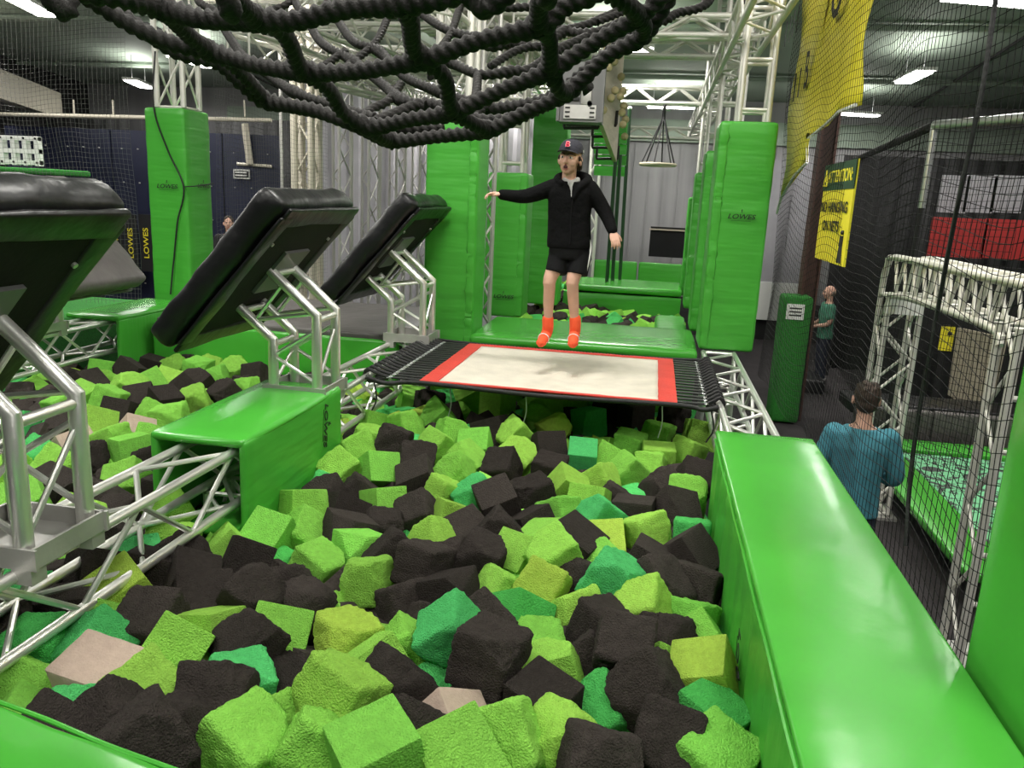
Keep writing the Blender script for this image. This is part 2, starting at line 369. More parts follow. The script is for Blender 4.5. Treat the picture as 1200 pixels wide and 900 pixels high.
# steel frame of the hall on the left: leaning column, deep rafter, level pipe
t = thing('steel_frame', 'cream steel rafter and tapered column behind the netting', 'beam', aty(62, 190, 17))
MB().box(aty(62, 160, 17) + Vector((0, 0, -.6)), (.35, .3, 2.8)).build('column', M['cream'], t)
a, b = aty(66, 132, 17), aty(-260, 20, 9.); mbx = MB(); dd = (b - a); mbx.box((a + b) / 2 + Vector((0, 0, .15)), (dd.length, .25, .55), dd.to_track_quat('X', 'Z').to_matrix()); mbx.build('rafter', M['cream'], t)
t = thing('cross_pipe', 'thin white pipe spanning level behind the green pillar', 'pipe', aty(0, 134, 13)); bar('pipe', aty(-40, 133, 13), aty(318, 141, 13), .035, M['cream'], t)
for px in (87, 133, 287): bar('hanger', aty(px, 137, 13), aty(px - 1, 117, 13), .015, M['cream'], t)
t = thing('angle_strut', 'slanted pale strut right of the left green pillar', 'strut', aty(293, 193, 14.88)); bar('strut', aty(287, 145, 14.88), aty(293, 193, 14.88), .07, M['cream'], t, 6); bar('foot_rail', aty(278, 192, 14.92), aty(318, 195, 14.92), .03, M['cream'], t, 6)
# navy wall panels with bolt rows
t = thing('panel_wall', 'navy blue wall panels with rows of white bolts', 'wall panels', (-9, 15, 0))
pmsh = MB().box((0, 0, 1.0), (1.17, .06, 1.97)).mesh('panel', M['blue'], False); bolts = MB()
for i in range(5):
    for j in range(2):
        x = -12.6 + i * 1.2; z = .0 + j * 2.0
        reg(bpy.data.objects.new('panel', pmsh), T(x, 15, z + .02), t)
        for bx in (-.35, 0, .35):
            for bz in (.35, 1., 1.65): bolts.tube((x + bx, 14.96, z + bz), (x + bx, 14.93, z + bz), .013, 6)
bolts.build('bolt_heads', AD, t)
for i, px in enumerate((137, 154, 172)):
    p = aty(px, 285, 14.4); bn = thing('wall_banner', 'black upright banner with yellow LOWES print below navy panels', 'banner', (p[0], 14.4, p[2] - .55), 'black upright banners')
    MB().box((p[0], 14.4, p[2]), (.28, .02, 1.1)).build('cloth', M['wallk'], bn)
    text('lettering', 'LOWES', .15, M['yellow'], bn, basis((0, 0, 1), (-1, 0, 0), (p[0], 14.385, p[2])), font_scale=1.2)
p = aty(283, 204, 14.93); bn = thing('small_sign', 'small white framed sign on the navy panels', 'sign', (p[0], 14.93, p[2] - .15))
MB().box((p[0], 14.94, p[2]), (.34, .02, .18)).build('plate', M['whitep'], bn); MB().box((p[0], 14.925, p[2]), (.29, .02, .12)).build('face', M['wallk'], bn)
for dz in (.03, -.025): MB().box((p[0], 14.91, p[2] + dz), (.24, .005, .025)).build('line', M['whitep'], bn)
# grey sheet partition behind the aluminium towers
t = thing('sheet_partition', 'grey corrugated sheet partition behind the aluminium towers', 'partition', (-4.6, 15.6, 0)); mb = MB()
xs = np.arange(-7.2, -2.0, .09); top = [(x, 15.6 + (.03 if i % 4 < 2 else -.03), 5.2) for i, x in enumerate(xs)]
vs = [(a, b, z) for z in (0., 5.2) for a, b, _ in top]; k = len(top)
mb.add(vs, [(i, i + 1, k + i + 1, k + i) for i in range(k - 1)]); pt = mb.build('sheet', M['walll'], t, smooth=False)
sm = pt.modifiers.new('thickness', 'SOLIDIFY'); sm.thickness = .01
# dark drape on the far left wall
t = thing('black_drape', 'black drape hanging behind the navy panels', 'curtain', (-9.5, 16.4, 0)); mb = MB(); vs = []
for z in (0, 4.4):
    for i in range(120): vs.append((-14.8 + i * .062, 16.4 + .04 * math.sin(i * 1.3), z))
mb.add(vs, [(i, i + 1, 121 + i, 120 + i) for i in range(119)]); d = mb.build('cloth', M['wallk'], t); d.modifiers.new('thickness', 'SOLIDIFY').thickness = .01

# ------------------------------------------------------------------ rails of the lanes
def xin(y): return -2.02 + .013 * (y - 2)        # inner chord line of the rail beside the pit
ZT, ZL = 1.73, 1.45
rl = lambda y: Vector((xin(y) - .15, y, 1.59))
truss('rail_truss', 'long silver box truss carrying the padded steps beside the pit', rl(.6), rl(7.3), w=.325, r=.023, rb=.013, bay=.37, cat='truss')
truss('rail_truss', 'silver box truss between the right green bench pad and the right front pillar', (.68, 4.64, 1.59), (.68, 7.58, 1.59), w=.325, r=.023, rb=.013, bay=.37)
truss('rail_truss', 'silver box truss carrying the grey step beside the far green pillar', (-5.15, 2.5, 1.59), (-5.15, 7.9, 1.59), w=.325, r=.023, rb=.013, bay=.37)
for nm, x, ys in (('a', -2.15, (.8, 3.9, 7.2)), ('b', .68, (1.5, 4.2, 7.4)), ('c', -5.15, (2.7, 5.2, 7.6))):
    for y in ys:
        truss('support_leg', 'upright truss leg holding a rail above the floor', (x, y, 0.), (x, y, 1.415), up=(0, 1, 0), w=.3, detail=False, group='truss legs under the rails')

# ------------------------------------------------------------------ green pads and pillars
def green_pad(name, label, lo, hi, m='vin_s', r=.03, cat='pad', group=None, text_spec=None, wob=.0, step=.14, wf=(3, 3, 3), part='cover', puff=0.):
    lo, hi = Vector(lo), Vector(hi); c = (lo + hi) / 2; s = hi - lo
    t = thing(name, label, cat, (c[0], c[1], lo[2]), group)
    MB().pad(c, s, r, step, wob=wob, seed=c[0] * 3 + c[1], wf=wf, puff=puff).build(part, M[m], t); return t
def pillar(label, x0, x1, y0, y1, z0, z1, seam=True, print_z=None, print_face='f', group=None, m='vin_h', wob=.05):
    t = green_pad('padded_pillar', label, (x0, y0, z0), (x1, y1, z1), m, .035, 'pillar', group, wob=wob, step=.07, wf=(2.2, 2.2, 9))
    if seam:      # hook-and-loop seam flap along the inner edge
        sx = x0 if (x0 + x1) / 2 > -.5 else x1; sg = 1 if sx == x0 else -1
        MB().pad((sx + sg * .045, y0 - .004, (z0 + z1) / 2), (.07, .012, z1 - z0 - .06), .005, .05, wob=.3, wf=(1, 1, 14)).build('seam_flap', M['vin_h'], t)
    if print_z:
        lowes(t, ((x0 + x1) / 2 + .01, y0 - .022, print_z), (1, 0, 0), (0, 0, 1), .06)
    return t
pillar('green padded pillar with dark LOWES print at the end of the right rail', .49, .99, 7.6, 8.1, 1.75, 3.8, print_z=2.98)
p = pillar('tall green padded pillar behind the third black step beside the landing mat', -2.19, -1.68, 7.6, 8.1, 1.62, 3.74, seam=True)
pillar('green padded pillar with two LOWES prints standing beyond the netting', -5.37, -4.91, 8.0, 8.5, 1.4, 3.8, seam=False, print_z=3.0)
lp = [o for o in bpy.data.objects if o.get('label', '').startswith('green padded pillar with two')][0]
lowes(lp, (-4.885, 8.28, 3.02), (0, 1, 0), (0, 0, 1), .06)
pillar('shorter green pillar with creased cover beside the outstretched hand', -1.93, -1.46, 9.25, 9.7, 1.68, 3.33, seam=True, print_z=1.92)
pillar('tall green pillar under the metal box behind the boy', -1.86, -1.36, 12.0, 12.5, 1.5, 4.34, seam=False, wob=.08)
pillar('second green pillar behind the right front pillar', .5, .96, 9.7, 10.2, 1.6, 3.68, seam=True)
pillar('third green pillar in the row behind the right front pillar', .5, .95, 11.9, 12.3, 1.6, 3.52, seam=True)
pillar('last green pillar in the row behind the right front pillar', .5, .95, 13.6, 14., 1.6, 3.2, seam=True)
pillar('plain green padded pillar at the end of the bench pad', 1.01, 1.5, 1.86, 2.36, .2, 4.2, seam=False, wob=.02, m='vin_s')
# bench pad on the right rail
t = green_pad('bench_pad', 'long glossy green pad boxed over the right rail', (.44, 1.5, 1.2), (.985, 4.6, 1.775), 'vin_v', .03, wob=.22, step=.045, wf=(3, 9, .5))
MB().pad((.712, 3.05, 1.785), (.545, 3.1, .03), .014, .12).build('top_cover', M['vin_s'], t)
MB().path(catmull([(.437, y, 1.768 + .004 * math.sin(y * 9)) for y in np.arange(1.5, 4.61, .2)], .05), .008, 6).build('piping', M['vin_s'], t)
lowes(t, (.425, 2.72, 1.42), (0, -.2, -1), (0, -1, .2), .075)
# boxed pad on the left rail
t = thing('rail_cover', 'green pad wrapped round the left rail between two black steps', 'pad', (-2.17, 4.2, 1.3))
y0, y1 = 3.55, 4.82
MB().pad((-2.19, (y0 + y1) / 2, 1.785), (.52, y1 - y0, .05), .02, .12, puff=.012).build('top_panel', M['vin_s'], t)
MB().pad((-1.945, (y0 + y1) / 2, 1.535), (.045, y1 - y0, .53), .02, .08, wob=.03, wf=(2, 3, 3)).build('inner_panel', M['vin_h'], t)
MB().pad((-2.43, (y0 + y1) / 2, 1.535), (.045, y1 - y0, .53), .02, .1).build('outer_panel', M['vin_h'], t)
MB().pad((-2.17, (y0 + y1) / 2, 1.30), (.40, y1 - y0 + .05, .03), .012, .12, R=Matrix.Rotation(-.12, 3, 'Y')).build('bottom_flap', M['vin_s'], t)
lowes(t, (-1.918, 4.55, 1.62), (0, -.1, -1), (0, 1, 0), .07)
# cover on the rail of the next lane
t = thing('rail_cover', 'green pad wrapped round the far rail below the grey step', 'pad', (-5.15, 7.3, 1.0))
y0, y1 = 6.7, 7.95
MB().pad((-5.15, (y0 + y1) / 2, 1.775), (.56, y1 - y0, .05), .02, .12, puff=.01).build('top_panel', M['vin_s'], t)
MB().pad((-4.89, (y0 + y1) / 2, 1.52), (.05, y1 - y0, .5), .02, .1, wob=.1).build('inner_panel', M['vin_v'], t)
MB().pad((-4.72, (y0 + y1) / 2 + .1, 1.12), (.05, y1 - y0, .42), .02, .1, wob=.1, R=Matrix.Rotation(-.75, 3, 'Y')).build('apron', M['vin_s'], t)
# landing mats across the lanes
def land(label, x0, x1, y0, y1, z0, z1, m='vin_s'):
    t = thing('landing_mat', label, 'mat', ((x0 + x1) / 2, (y0 + y1) / 2, z0))
    MB().pad(((x0 + x1) / 2, (y0 + y1) / 2, z1 - .05), (x1 - x0, y1 - y0, .1), .035, .1, puff=.01, wob=.05, wf=(2, 3, 2)).build('top_pad', M[m], t)
    MB().pad(((x0 + x1) / 2, y0 + .03, (z0 + z1 - .12) / 2), (x1 - x0, .06, z1 - .12 - z0), .02, .1, wob=.12, wf=(1.5, 3, 6)).build('front_pad', M['vin_h'], t)
    MB().box(((x0 + x1) / 2, (y0 + y1) / 2 + .02, (z0 + z1 - .1) / 2), (x1 - x0 - .1, y1 - y0 - .12, z1 - .1 - z0)).build('core', M['wallk'], t, smooth=False)
    return t
land('green landing mat just behind the trampoline', -1.67, .48, 7.42, 8.75, 1.25, 1.76)
land('green cross mat beyond the small foam pit behind the boy', -1.34, .49, 12.6, 14.0, 1.1, 1.78)
t = thing('end_pads', 'pair of dark green pads at the far end of the lane', 'pad', (-.2, 16.4, .8))
for i, x in enumerate((-.72, .17)): MB().pad((x, 16.4, 1.67), (.86, .14, .5), .04, .1, wob=.1, wf=(2, 2, 4)).build('pad_panel', M['vin_h'], t)
t = green_pad('side_apron', 'slanted green apron beside the second right pillar', (.1, 9.3, 1.1), (.48, 10.85, 1.62), 'vin_v', .05, wob=.1)
# deck of the next lane
t = thing('lane_deck', 'dark grey deck with green front pad behind the black steps', 'deck', (-3.5, 8, 1.2))
MB().pad((-3.5, 8.1, 1.71), (2.5, 2.0, .08), .02, .3).build('deck_top', M['vin_g'], t)
MB().pad((-3.5, 7.06, 1.5), (2.5, .08, .42), .03, .1, wob=.1, wf=(1, 2, 4)).build('front_pad', M['vin_s'], t)
MB().box((-3.5, 8.1, 1.48), (2.4, 1.9, .36)).build('core', M['wallk'], t, smooth=False)
# start platform at the viewer's feet
t = thing('start_platform', 'flat green platform pad at the near end of the foam pit', 'pad', (-.8, .6, 1.3))
RP = Matrix.Rotation(-.21, 3, 'Z'); PC = Vector((-.76, .545, 0))
def pp(x, y, z): return PC + RP @ Vector((x, y, 0)) + Vector((0, 0, z))
MB().pad(pp(0, 0, 1.71), (2.1, 1.64, .1), .035, .12, RP, puff=.01, wob=.08).build('top_pad', M['vin_s'], t)
MB().pad(pp(0, .79, 1.45), (2.1, .06, .38), .02, .12, RP).build('front_pad', M['vin_h'], t)
MB().box(pp(0, 0, 1.47), (1.95, 1.5, .34), RP).build('core', M['wallk'], t, smooth=False)
MB().path(catmull([pp(-1.0 + .2 * i, .818, 1.752 + .004 * math.sin(i * 2.1)) for i in range(11)], .04), .006, 6).build('piping', M['vin_s'], t)

# ------------------------------------------------------------------ slanted steps
def step_unit(yc, yp, label, sgn=1, cx=-2.14, fabric='vin_k', wy=1.13):
    """stand on a rail and a tilted cushion; sgn=1 leans towards -x"""
    def P(x, y, z): return Vector((cx + sgn * x, y, z))
    t = thing('slanted_step', label, 'step', P(0, yc, 1.74))
    hr = .032; ya, yb = yc - .15, yc + .15
    nrm = Vector((-.755, 0, .656)); bp = 3.409 - .0
    for (x, ze) in ((.14, 2.29), (-.15, 2.12)):
        for y in (ya, yb):
            e = Vector((x, y, ze)); q = e + nrm * ((-.755 * (x - 2.14) + .656 * ze) * -1 + 3.409)
            b0, e1, q1 = P(x, y, 1.78), P(x, y, ze), P(q[0], y, q[2])
            MB().path([b0, b0 + (e1 - b0) * .5, e1 - (e1 - b0).normalized() * .0, e1 + (q1 - e1) * .5, q1], hr, 14).build('post', AL, t)
        e = Vector((x, ya, ze)); q = e + nrm * ((-.755 * (x - 2.14) + .656 * ze) * -1 + 3.409)
        bar('cross_bar', P(x, ya, ze - .03), P(x, yb, ze - .03), .02, AL, t); bar('cross_bar', P(q[0] + .02, ya, q[2] - .02), P(q[0] + .02, yb, q[2] - .02), .02, AL, t)
        bar('brace', P(x, ya, 1.84), P(x, yb, ze - .1), .012, AL, t, 8)
    for y in (ya, yb):
        bar('brace', P(.14, y, 1.86), P(-.15, y, 2.02), .013, AL, t, 8); bar('brace', P(-.15, y, 2.02), P(.14, y, 2.2), .013, AL, t, 8)
        bar('brace', P(.12, y, 2.30), P(-.26, y, 2.24), .013, AL, t, 8); bar('brace', P(-.26, y, 2.24), P(-.08, y, 2.47), .013, AL, t, 8)
    # base frame of flat bars and clamps
    for y in (ya - .03, yb + .03): MB().box(P(0, y, 1.80), (.42, .012, .075)).build('base_bar', AD, t, smooth=False)
    for x in (-.19, .19): MB().box(P(x, yc, 1.80), (.012, .36, .075)).build('base_bar', AD, t, smooth=False)
    MB().box(P(0, yc, 1.768), (.38, .36, .012)).build('base_plate', AD, t, smooth=False)
    for x in (-.15, .15):
        for y in (ya, yb): MB().box(P(x, y, 1.735), (.075, .07, .055)).build('clamp', AD, t, smooth=False)
    # cushion
    a = math.radians(49); u = Vector((sgn * math.cos(a), 0, math.sin(a))); nv = Vector((-sgn * math.sin(a), 0, math.cos(a)))
    R = Matrix(((u[0], 0, nv[0]), (u[1], 1, nv[1]), (u[2], 0, nv[2])))
    if sgn < 0: R = Matrix(((u[0], 0, nv[0]), (0, -1, 0), (u[2], 0, nv[2])))
    tc = P(.03, yp, 3.07); c = tc - u * .575 - nv * .085
    cu = MB().pad(c, (1.15, wy, .17), .055, .06, R, puff=.01, wob=.14, seed=yc, wf=(5, 5, 5)).build('cushion', M[fabric], t)
    back = c - nv * .092
    MB().box(back - nv * .012, (.95, wy - .22, .02), R).build('backing_board', M['board'], t, smooth=False)
    for sx in (-1, 1): MB().pad(back - nv * .018 + u * (sx * .50), (.13, wy - .10, .025), .012, .08, R, wob=.1).build('cover_flap', M[fabric], t)
    for sy in (-1, 1): MB().pad(back - nv * .018 + Vector((0, sy * (wy / 2 - .09), 0)), (1.0, .13, .025), .012, .08, R, wob=.1, seed=4).build('cover_flap', M[fabric], t)
    MB().box(back + u * .05 - nv * .03 + Vector((0, yc - yp, 0)), (.34, .34, .025), R).build('mount_plate', M['plate'], t, smooth=False)
    for k in (-1, 1): MB().tube(back + u * .3 + Vector((0, k * (wy / 2 - .16), 0)), back + u * .3 + Vector((0, k * (wy / 2 - .16), 0)) - nv * .035, .012, 8).build('bolt_head', AD, t)
    return t
step_unit(2.34, 2.30, 'black slanted step on the rail closest to the start platform')
step_unit(4.76, 4.72, 'black slanted step standing beside the green rail cover')
step_unit(6.9, 7.0, 'black slanted step beside the trampoline and tall green pillar', 1, -2.08)
step_unit(5.95, 6.0, 'grey slanted step facing the black ones from the far rail', -1, -5.15, 'vin_g')

# ------------------------------------------------------------------ trampoline
t = thing('trampoline', 'white trampoline bed with red border strapped between the two rails', 'trampoline', (-.67, 6.2, 1.4))
bx0, bx1, by0, by1, bz = -1.56, .235, 5.42, 7.02, 1.74
mb = MB(); nx, ny = 30, 24; vs = []
for i in range(nx + 1):
    for j in range(ny + 1):
        x = bx0 + .1 + (bx1 - bx0 - .2) * i / nx; y = by0 + .03 + (by1 - by0 - .09) * j / ny
        vs.append((x, y, bz - .03 * (1 - ((i / nx) * 2 - 1) ** 2) * (1 - ((j / ny) * 2 - 1) ** 2)))
mb.add(vs, [(i * (ny + 1) + j, (i + 1) * (ny + 1) + j, (i + 1) * (ny + 1) + j + 1, i * (ny + 1) + j + 1) for i in range(nx) for j in range(ny)])
bd = mb.build('bed', M['white_bed'], t); bd.modifiers.new('thickness', 'SOLIDIFY').thickness = .006
for nm, c, s in (('border', (bx0 + .05, (by0 + by1) / 2, bz), (.13, by1 - by0, .014)), ('border', (bx1 - .05, (by0 + by1) / 2, bz), (.13, by1 - by0, .014)),
                 ('border', ((bx0 + bx1) / 2, by1 - .03, bz), (bx1 - bx0 - .22, .07, .014)), ('border', ((bx0 + bx1) / 2, by0 + .015, bz), (bx1 - bx0 - .22, .035, .014))):
    MB().pad(c, s, .005, .05, wob=.03, wf=(9, 9, 9)).build(nm, M['red'], t)
def edge(pts, r, nm, lob=0): MB().path(catmull(pts, .02), r, 10, lobes=lob, twist=160).build(nm, M['strap'], t)
edge([(xin(5.4) + .02, by0 - .06, 1.75), (-1.8, by0 - .05, 1.715), (bx0, by0 - .012, bz - .01), (-.7, by0 - .02, bz - .025), (bx1, by0 - .012, bz - .01), (.42, by0 - .04, 1.72), (.52, by0 - .06, 1.75)], .017, 'front_rope')
edge([(xin(7) + .02, by1 + .05, 1.75), (bx0, by1 + .03, bz), (-.7, by1 + .03, bz - .015), (bx1, by1 + .03, bz), (.52, by1 + .05, 1.75)], .013, 'rear_rope')
for i in range(19):
    y = by0 + .04 + i * (by1 - by0 - .08) / 18
    MB().box(((bx0 - 1.79) / 2 + .02, y, bz), (abs(bx0 + 1.79) + .04, .05, .008), Matrix.Rotation(random.uniform(-.05, .05), 3, 'Z')).build('strap', M['strap'], t, smooth=False)
    MB().path([Vector((-1.81 + .022 * math.cos(k * .7), y + .02 * math.sin(k * .7), bz + .004 * math.sin(k))) for k in range(10)], .004, 6).build('ring', M['steel'], t)
    x2 = xin(y) - .0; MB().path(catmull([(-1.82, y, bz), (x2 + .05, y, 1.77), (x2, y, 1.762 + .028), (x2 - .035, y + .02, 1.74), (x2, y + .03, 1.69), (-1.83, y + .03, bz - .015)], .03), .013, 7).build('lashing', M['strap'], t)
for i in range(16):
    y = by0 + .05 + i * (by1 - by0 - .1) / 15
    MB().box(((bx1 + .43) / 2 - .01, y, bz), (.43 - bx1 + .04, .055, .008), Matrix.Rotation(random.uniform(-.06, .06), 3, 'Z')).build('strap', M['strap'], t, smooth=False)
    MB().path([Vector((.44 + .022 * math.cos(k * .7), y + .02 * math.sin(k * .7), bz + .004 * math.sin(k))) for k in range(10)], .004, 6).build('ring', M['steel'], t)
    MB().path(catmull([(.45, y, bz), (.5, y, 1.77), (.53, y, 1.79), (.565, y + .02, 1.75), (.53, y + .03, 1.69), (.45, y + .03, bz - .015)], .03), .014, 7).build('lashing', M['strap'], t)
lace = MB()
for i in range(60):
    x = bx0 + .05 + i * (bx1 - bx0 - .1) / 59; lace.tube((x, by1 - .01, bz + .008), (x + .01, by1 + .035, bz + .004), .004, 5)
lc = lace.build('rear_lacing', M['strap'], t); lc['kind'] = 'stuff'
for x in (-1.35, -.8, .15):
    MB().path(catmull([(x, by0 + .01, bz - .03), (x + .01, by0 + .02, bz - .16), (x - .01, by0 + .01, bz - .26)], .03), .004, 5).build('hanging_cord', M['steel'], t)
for x in (-1.9, .47): MB().path(catmull([(x, by0 - .05, 1.74), (x + .03, by0 - .07, 1.6), (x - .01, by0 - .06, 1.5)], .03), .006, 5).build('hanging_cord', M['strap'], t)

# ------------------------------------------------------------------ foam pits
def pit_box(name, x0, x1, y0, y1, zf):
    struct(MB().box(((x0 + x1) / 2, (y0 + y1) / 2, zf - .02), (x1 - x0, y1 - y0, .04)).build(name, M['pitfloor'], smooth=False))
pit_box('floor', -5.6, .95, .4, 7.4, .62); pit_box('floor', -1.95, .6, 8.8, 16.3, .62)
def cube_mesh(seed, kind, N):
    """kind 0 clean cut, 1 torn, 2 worn lump"""
    R_ = random.Random(seed); mb = MB(); cuts = []
    nc = (R_.choice((0, 0, 1, 1)), R_.choice((1, 2, 3)), R_.choice((4, 5, 6)))[kind]
    for _ in range(nc):
        d = Vector((R_.choice((-1, 1)), R_.choice((-1, 1)), R_.choice((-1, 0, 1)))); d += Vector((R_.uniform(-.4, .4), R_.uniform(-.4, .4), R_.uniform(-.4, .4))); d.normalize()
        cuts.append((d, R_.uniform(1.08, 1.25) if kind < 2 else R_.uniform(.98, 1.15), R_.random() < .7))
    off = Vector((R_.uniform(0, 50), R_.uniform(0, 50), R_.uniform(0, 50)))
    rr = (.06, .17, .5)[kind]; am = (.014, .078, .09)[kind]
    asp = Vector((R_.uniform(.92, 1.04), R_.uniform(.92, 1.04), R_.uniform(.88, 1.05)))
    lin = [math.copysign(abs(-1 + 2 * i / N) ** .85, -1 + 2 * i / N) for i in range(N + 1)]
    for d in range(3):
        u, w = (d + 1) % 3, (d + 2) % 3
        for sg in (-1, 1):
            vs = []
            for a in lin:
                for b in lin:
                    p = Vector((0, 0, 0)); p[d] = sg; p[u] = a; p[w] = b
                    q = Vector([max(-1 + rr, min(1 - rr, c)) for c in p]); e = p - q
                    if e.length > 1e-9: p = q + e.normalized() * rr
                    for dv, c, rough in cuts:
                        k = p.dot(dv)
                        if k > c: p = p - dv * (k - c) + (dv * (noise.noise(p * 5 + off) * .05) if rough else Vector((0, 0, 0)))
                    n1 = noise.fractal(p * 1.8 + off, 1., 2., 3); n2 = noise.fractal(p * 6 + off, .8, 2., 3)
                    p = p + p.normalized() * (am * (n1 + .7 * n2)) if kind else p + p.normalized() * (am * n1)
                    vs.append((p[0] * asp[0] * .5, p[1] * asp[1] * .5, p[2] * asp[2] * .5))
            m = N + 1
            fs = [((i * m + j), ((i + 1) * m + j), ((i + 1) * m + j + 1), (i * m + j + 1)) for i in range(N) for j in range(N)]
            mb.add(vs, fs if sg > 0 else [f[::-1] for f in fs])
    return mb
MATS = {'L': 'lime', 'Y': 'olive', 'G': 'emer', 'K': 'char', 'T': 'beige'}
CM = {k: [cube_mesh(100 * k + s, k, 16).mesh('foam_cube', M['lime'], True, True, (28, 55, 70)[k]) for s in range(9)] for k in range(3)}
LOW = {k: [(lambda b: (np.array(b.v), b.f))(cube_mesh(900 * k + s, k, 4)) for s in range(6)] for k in range(3)}
# cubes read off the photograph: pixel centre, colour, wear (0 clean, 1 torn, 2 lump)
A = """47 763 G1,30 808 L1,115 758 G1,115 800 T0,168 815 L1,203 862 K2,203 765 L0,250 745 L0,175 735 K1,140 700 Y0,125 738 L0,85 720 K0,222 683 K0,268 652 L0,
288 660 K0,295 703 K1,355 627 L1,312 628 L0,372 665 L1,355 714 K2,335 690 K1,325 750 L0,328 803 K2,280 805 G1,253 820 K1,287 877 L1,345 853 L1,372 882 L1,407 752 Y1,
97 853 G1,22 712 G1,165 662 G0,110 675 K0,176 675 K0,240 708 K0,290 757 K1,430 682 L1,448 620 K2,490 603 K1,497 662 K1,507 638 L1,478 713 K1,527 702 K0,552 700 L1,588 700 L1,
635 692 Y1,680 685 K2,682 720 L1,608 655 L0,650 656 L1,563 657 K1,583 627 K1,545 628 K0,627 620 K0,672 642 K0,530 613 L0,477 765 L1,530 745 G1,607 727 G0,625 763 L1,567 735 K1,
573 770 K1,395 820 L1,457 815 K1,528 806 G0,590 818 K0,637 827 K0,690 778 K1,700 840 G1,482 867 K1,530 862 T0,527 893 L0,592 868 L1,657 872 L1,432 877 K1,443 893 L0,642 527 K0,
682 537 G0,713 541 L0,738 522 L1,770 511 L1,805 532 L1,771 540 L0,705 568 L1,737 554 L1,763 550 L1,778 572 K1,815 562 K1,663 575 L0,625 582 K1,643 553 K1,790 603 K0,742 606 K0,
703 607 G1,658 607 L1,827 585 L1,758 627 L1,816 632 G1,706 643 Y0,757 663 K0,808 652 K0,812 692 K1,708 668 L1,717 682 G1,752 712 L1,807 730 L1,707 742 K1,785 755 K1,840 764 L0,
823 795 Y0,755 808 K1,830 850 G0,787 870 K1,852 897 L1,702 898 K1,400 527 L1,435 520 L1,473 500 L1,513 492 L0,530 510 L1,557 527 L0,487 540 K1,512 525 L1,443 553 L0,397 553 L1,
420 580 K1,490 563 K0,533 557 L1,588 550 K1,577 508 K0,603 512 L1,605 536 L1,650 503 Y1,630 492 L1,690 495 G0,583 477 L0,553 468 L0,503 473 K1,483 470 L0,643 477 L1,673 470 L1,
627 467 K1,522 582 L1,557 583 G1,583 590 K0,450 592 L0,400 603 K0,407 628 K0,360 597 L0,352 580 G1,378 585 K1,712 478 K1,745 487 K0,790 490 K1,820 510 L0,700 468 L0,730 462 K0,
770 470 L0,600 462 K1,655 455 K0,560 450 K1,520 452 L0,440 500 L0,460 520 K1,380 520 L1,545 545 L0,720 590 K1,690 590 L0,640 640 L0,525 660 K1,460 655 K1,420 650 L0,770 690 K1,
730 760 K1,645 795 L0,560 845 K1,360 820 K1,170 870 K1,60 870 K1,20 860 L0,5 740 K1,150 640 K1,60 690 K1,200 640 L1,215 660 K1,130 850 K1,500 740 K1,440 790 L0,780 800 L0"""
B = """122 452 L1,150 455 L1,128 469 L1,141 487 K0,177 490 L1,130 520 L1,158 513 T0,155 531 L0,200 492 L1,228 470 L1,197 451 L1,207 432 L1,232 434 L1,250 428 L1,253 444 L1,278 432 L1,
287 458 L1,193 473 K0,233 448 K0,165 470 K0,80 500 K0,87 526 T0,100 541 K1,13 556 L1,65 547 L1,150 567 L1,77 478 L1,300 397 K0,283 402 L0,233 414 K0,255 412 K0,293 412 K0,
333 420 L1,353 414 L1,45 535 G1,30 590 L0,120 590 K1,178 545 K1,60 575 K0,105 455 K0,95 470 L0,180 520 L0,110 500 L0,20 500 G0,210 460 K0,265 462 K1,172 452 L0,300 440 K1,
310 425 L0,265 420 K0,225 425 K1,315 405 K1,190 600 L0,140 610 K1,200 580 K0,20 640 K0,90 620 L0,300 385 K1,330 400 K0,358 400 K1,370 420 K0,410 405 K1,385 410 L0,205 412 L0,180 430 K0,150 437 K0,120 437 L0"""
ZC = 1.33
pts, cols, kinds, fix = [], [], [], []
def surf(x, y): return ZC + .045 * math.sin(x * 2.1 + 1.3) * math.cos(y * 1.7) - .05 * max(0, min(1, (2.4 - y))) + .03 * min(1, max(0, (y - 4)))
for txt, z in ((A, None), (B, None)):
    for e in txt.replace('\n', '').split(','):
        a, b, c = e.split(); p = atz(float(a), float(b), ZC); p = atz(float(a), float(b), surf(p[0], p[1]))
        pts.append(p); cols.append(c[0]); kinds.append(int(c[1])); fix.append(1)
pool = 'LLLLLLYGGKKKKKKKK'
occ = [(p[0], p[1]) for p in pts]
def free(x, y, d): return all((x - a) ** 2 + (y - b) ** 2 > d * d for a, b in occ)
for (x0, x1, y0, y1, zoff) in ((-1.9, .36, 1.65, 7.3, 0), (-4.7, -2.45, 1.8, 6.9, 0), (-1.85, .42, 8.95, 12.5, .1), (-1.7, .42, 14.2, 16.2, .14), (-2.45, -1.9, 1.8, 7.3, -.12), (-5.6, -4.75, 2.5, 6.9, -.1)):
    n = int((x1 - x0) * (y1 - y0) / .032)
    for _ in range(n * 6):
        x, y = random.uniform(x0, x1), random.uniform(y0, y1)
        if free(x, y, .175):
            pts.append(Vector((x, y, surf(x, y) + zoff - random.uniform(.10, .18)))); cols.append(random.choice(pool)); kinds.append(random.choice((0, 0, 1, 1, 1, 2))); fix.append(0); occ.append((x, y))
P3 = np.array([tuple(p) for p in pts]); P0 = P3.copy(); EDGE = .217
RAY = P0 - CAM; RAY = RAY / np.linalg.norm(RAY, axis=1, keepdims=True); FX = np.array(fix)[:, None] == 1
MIND = np.where(FX & FX.T, .238, .205)
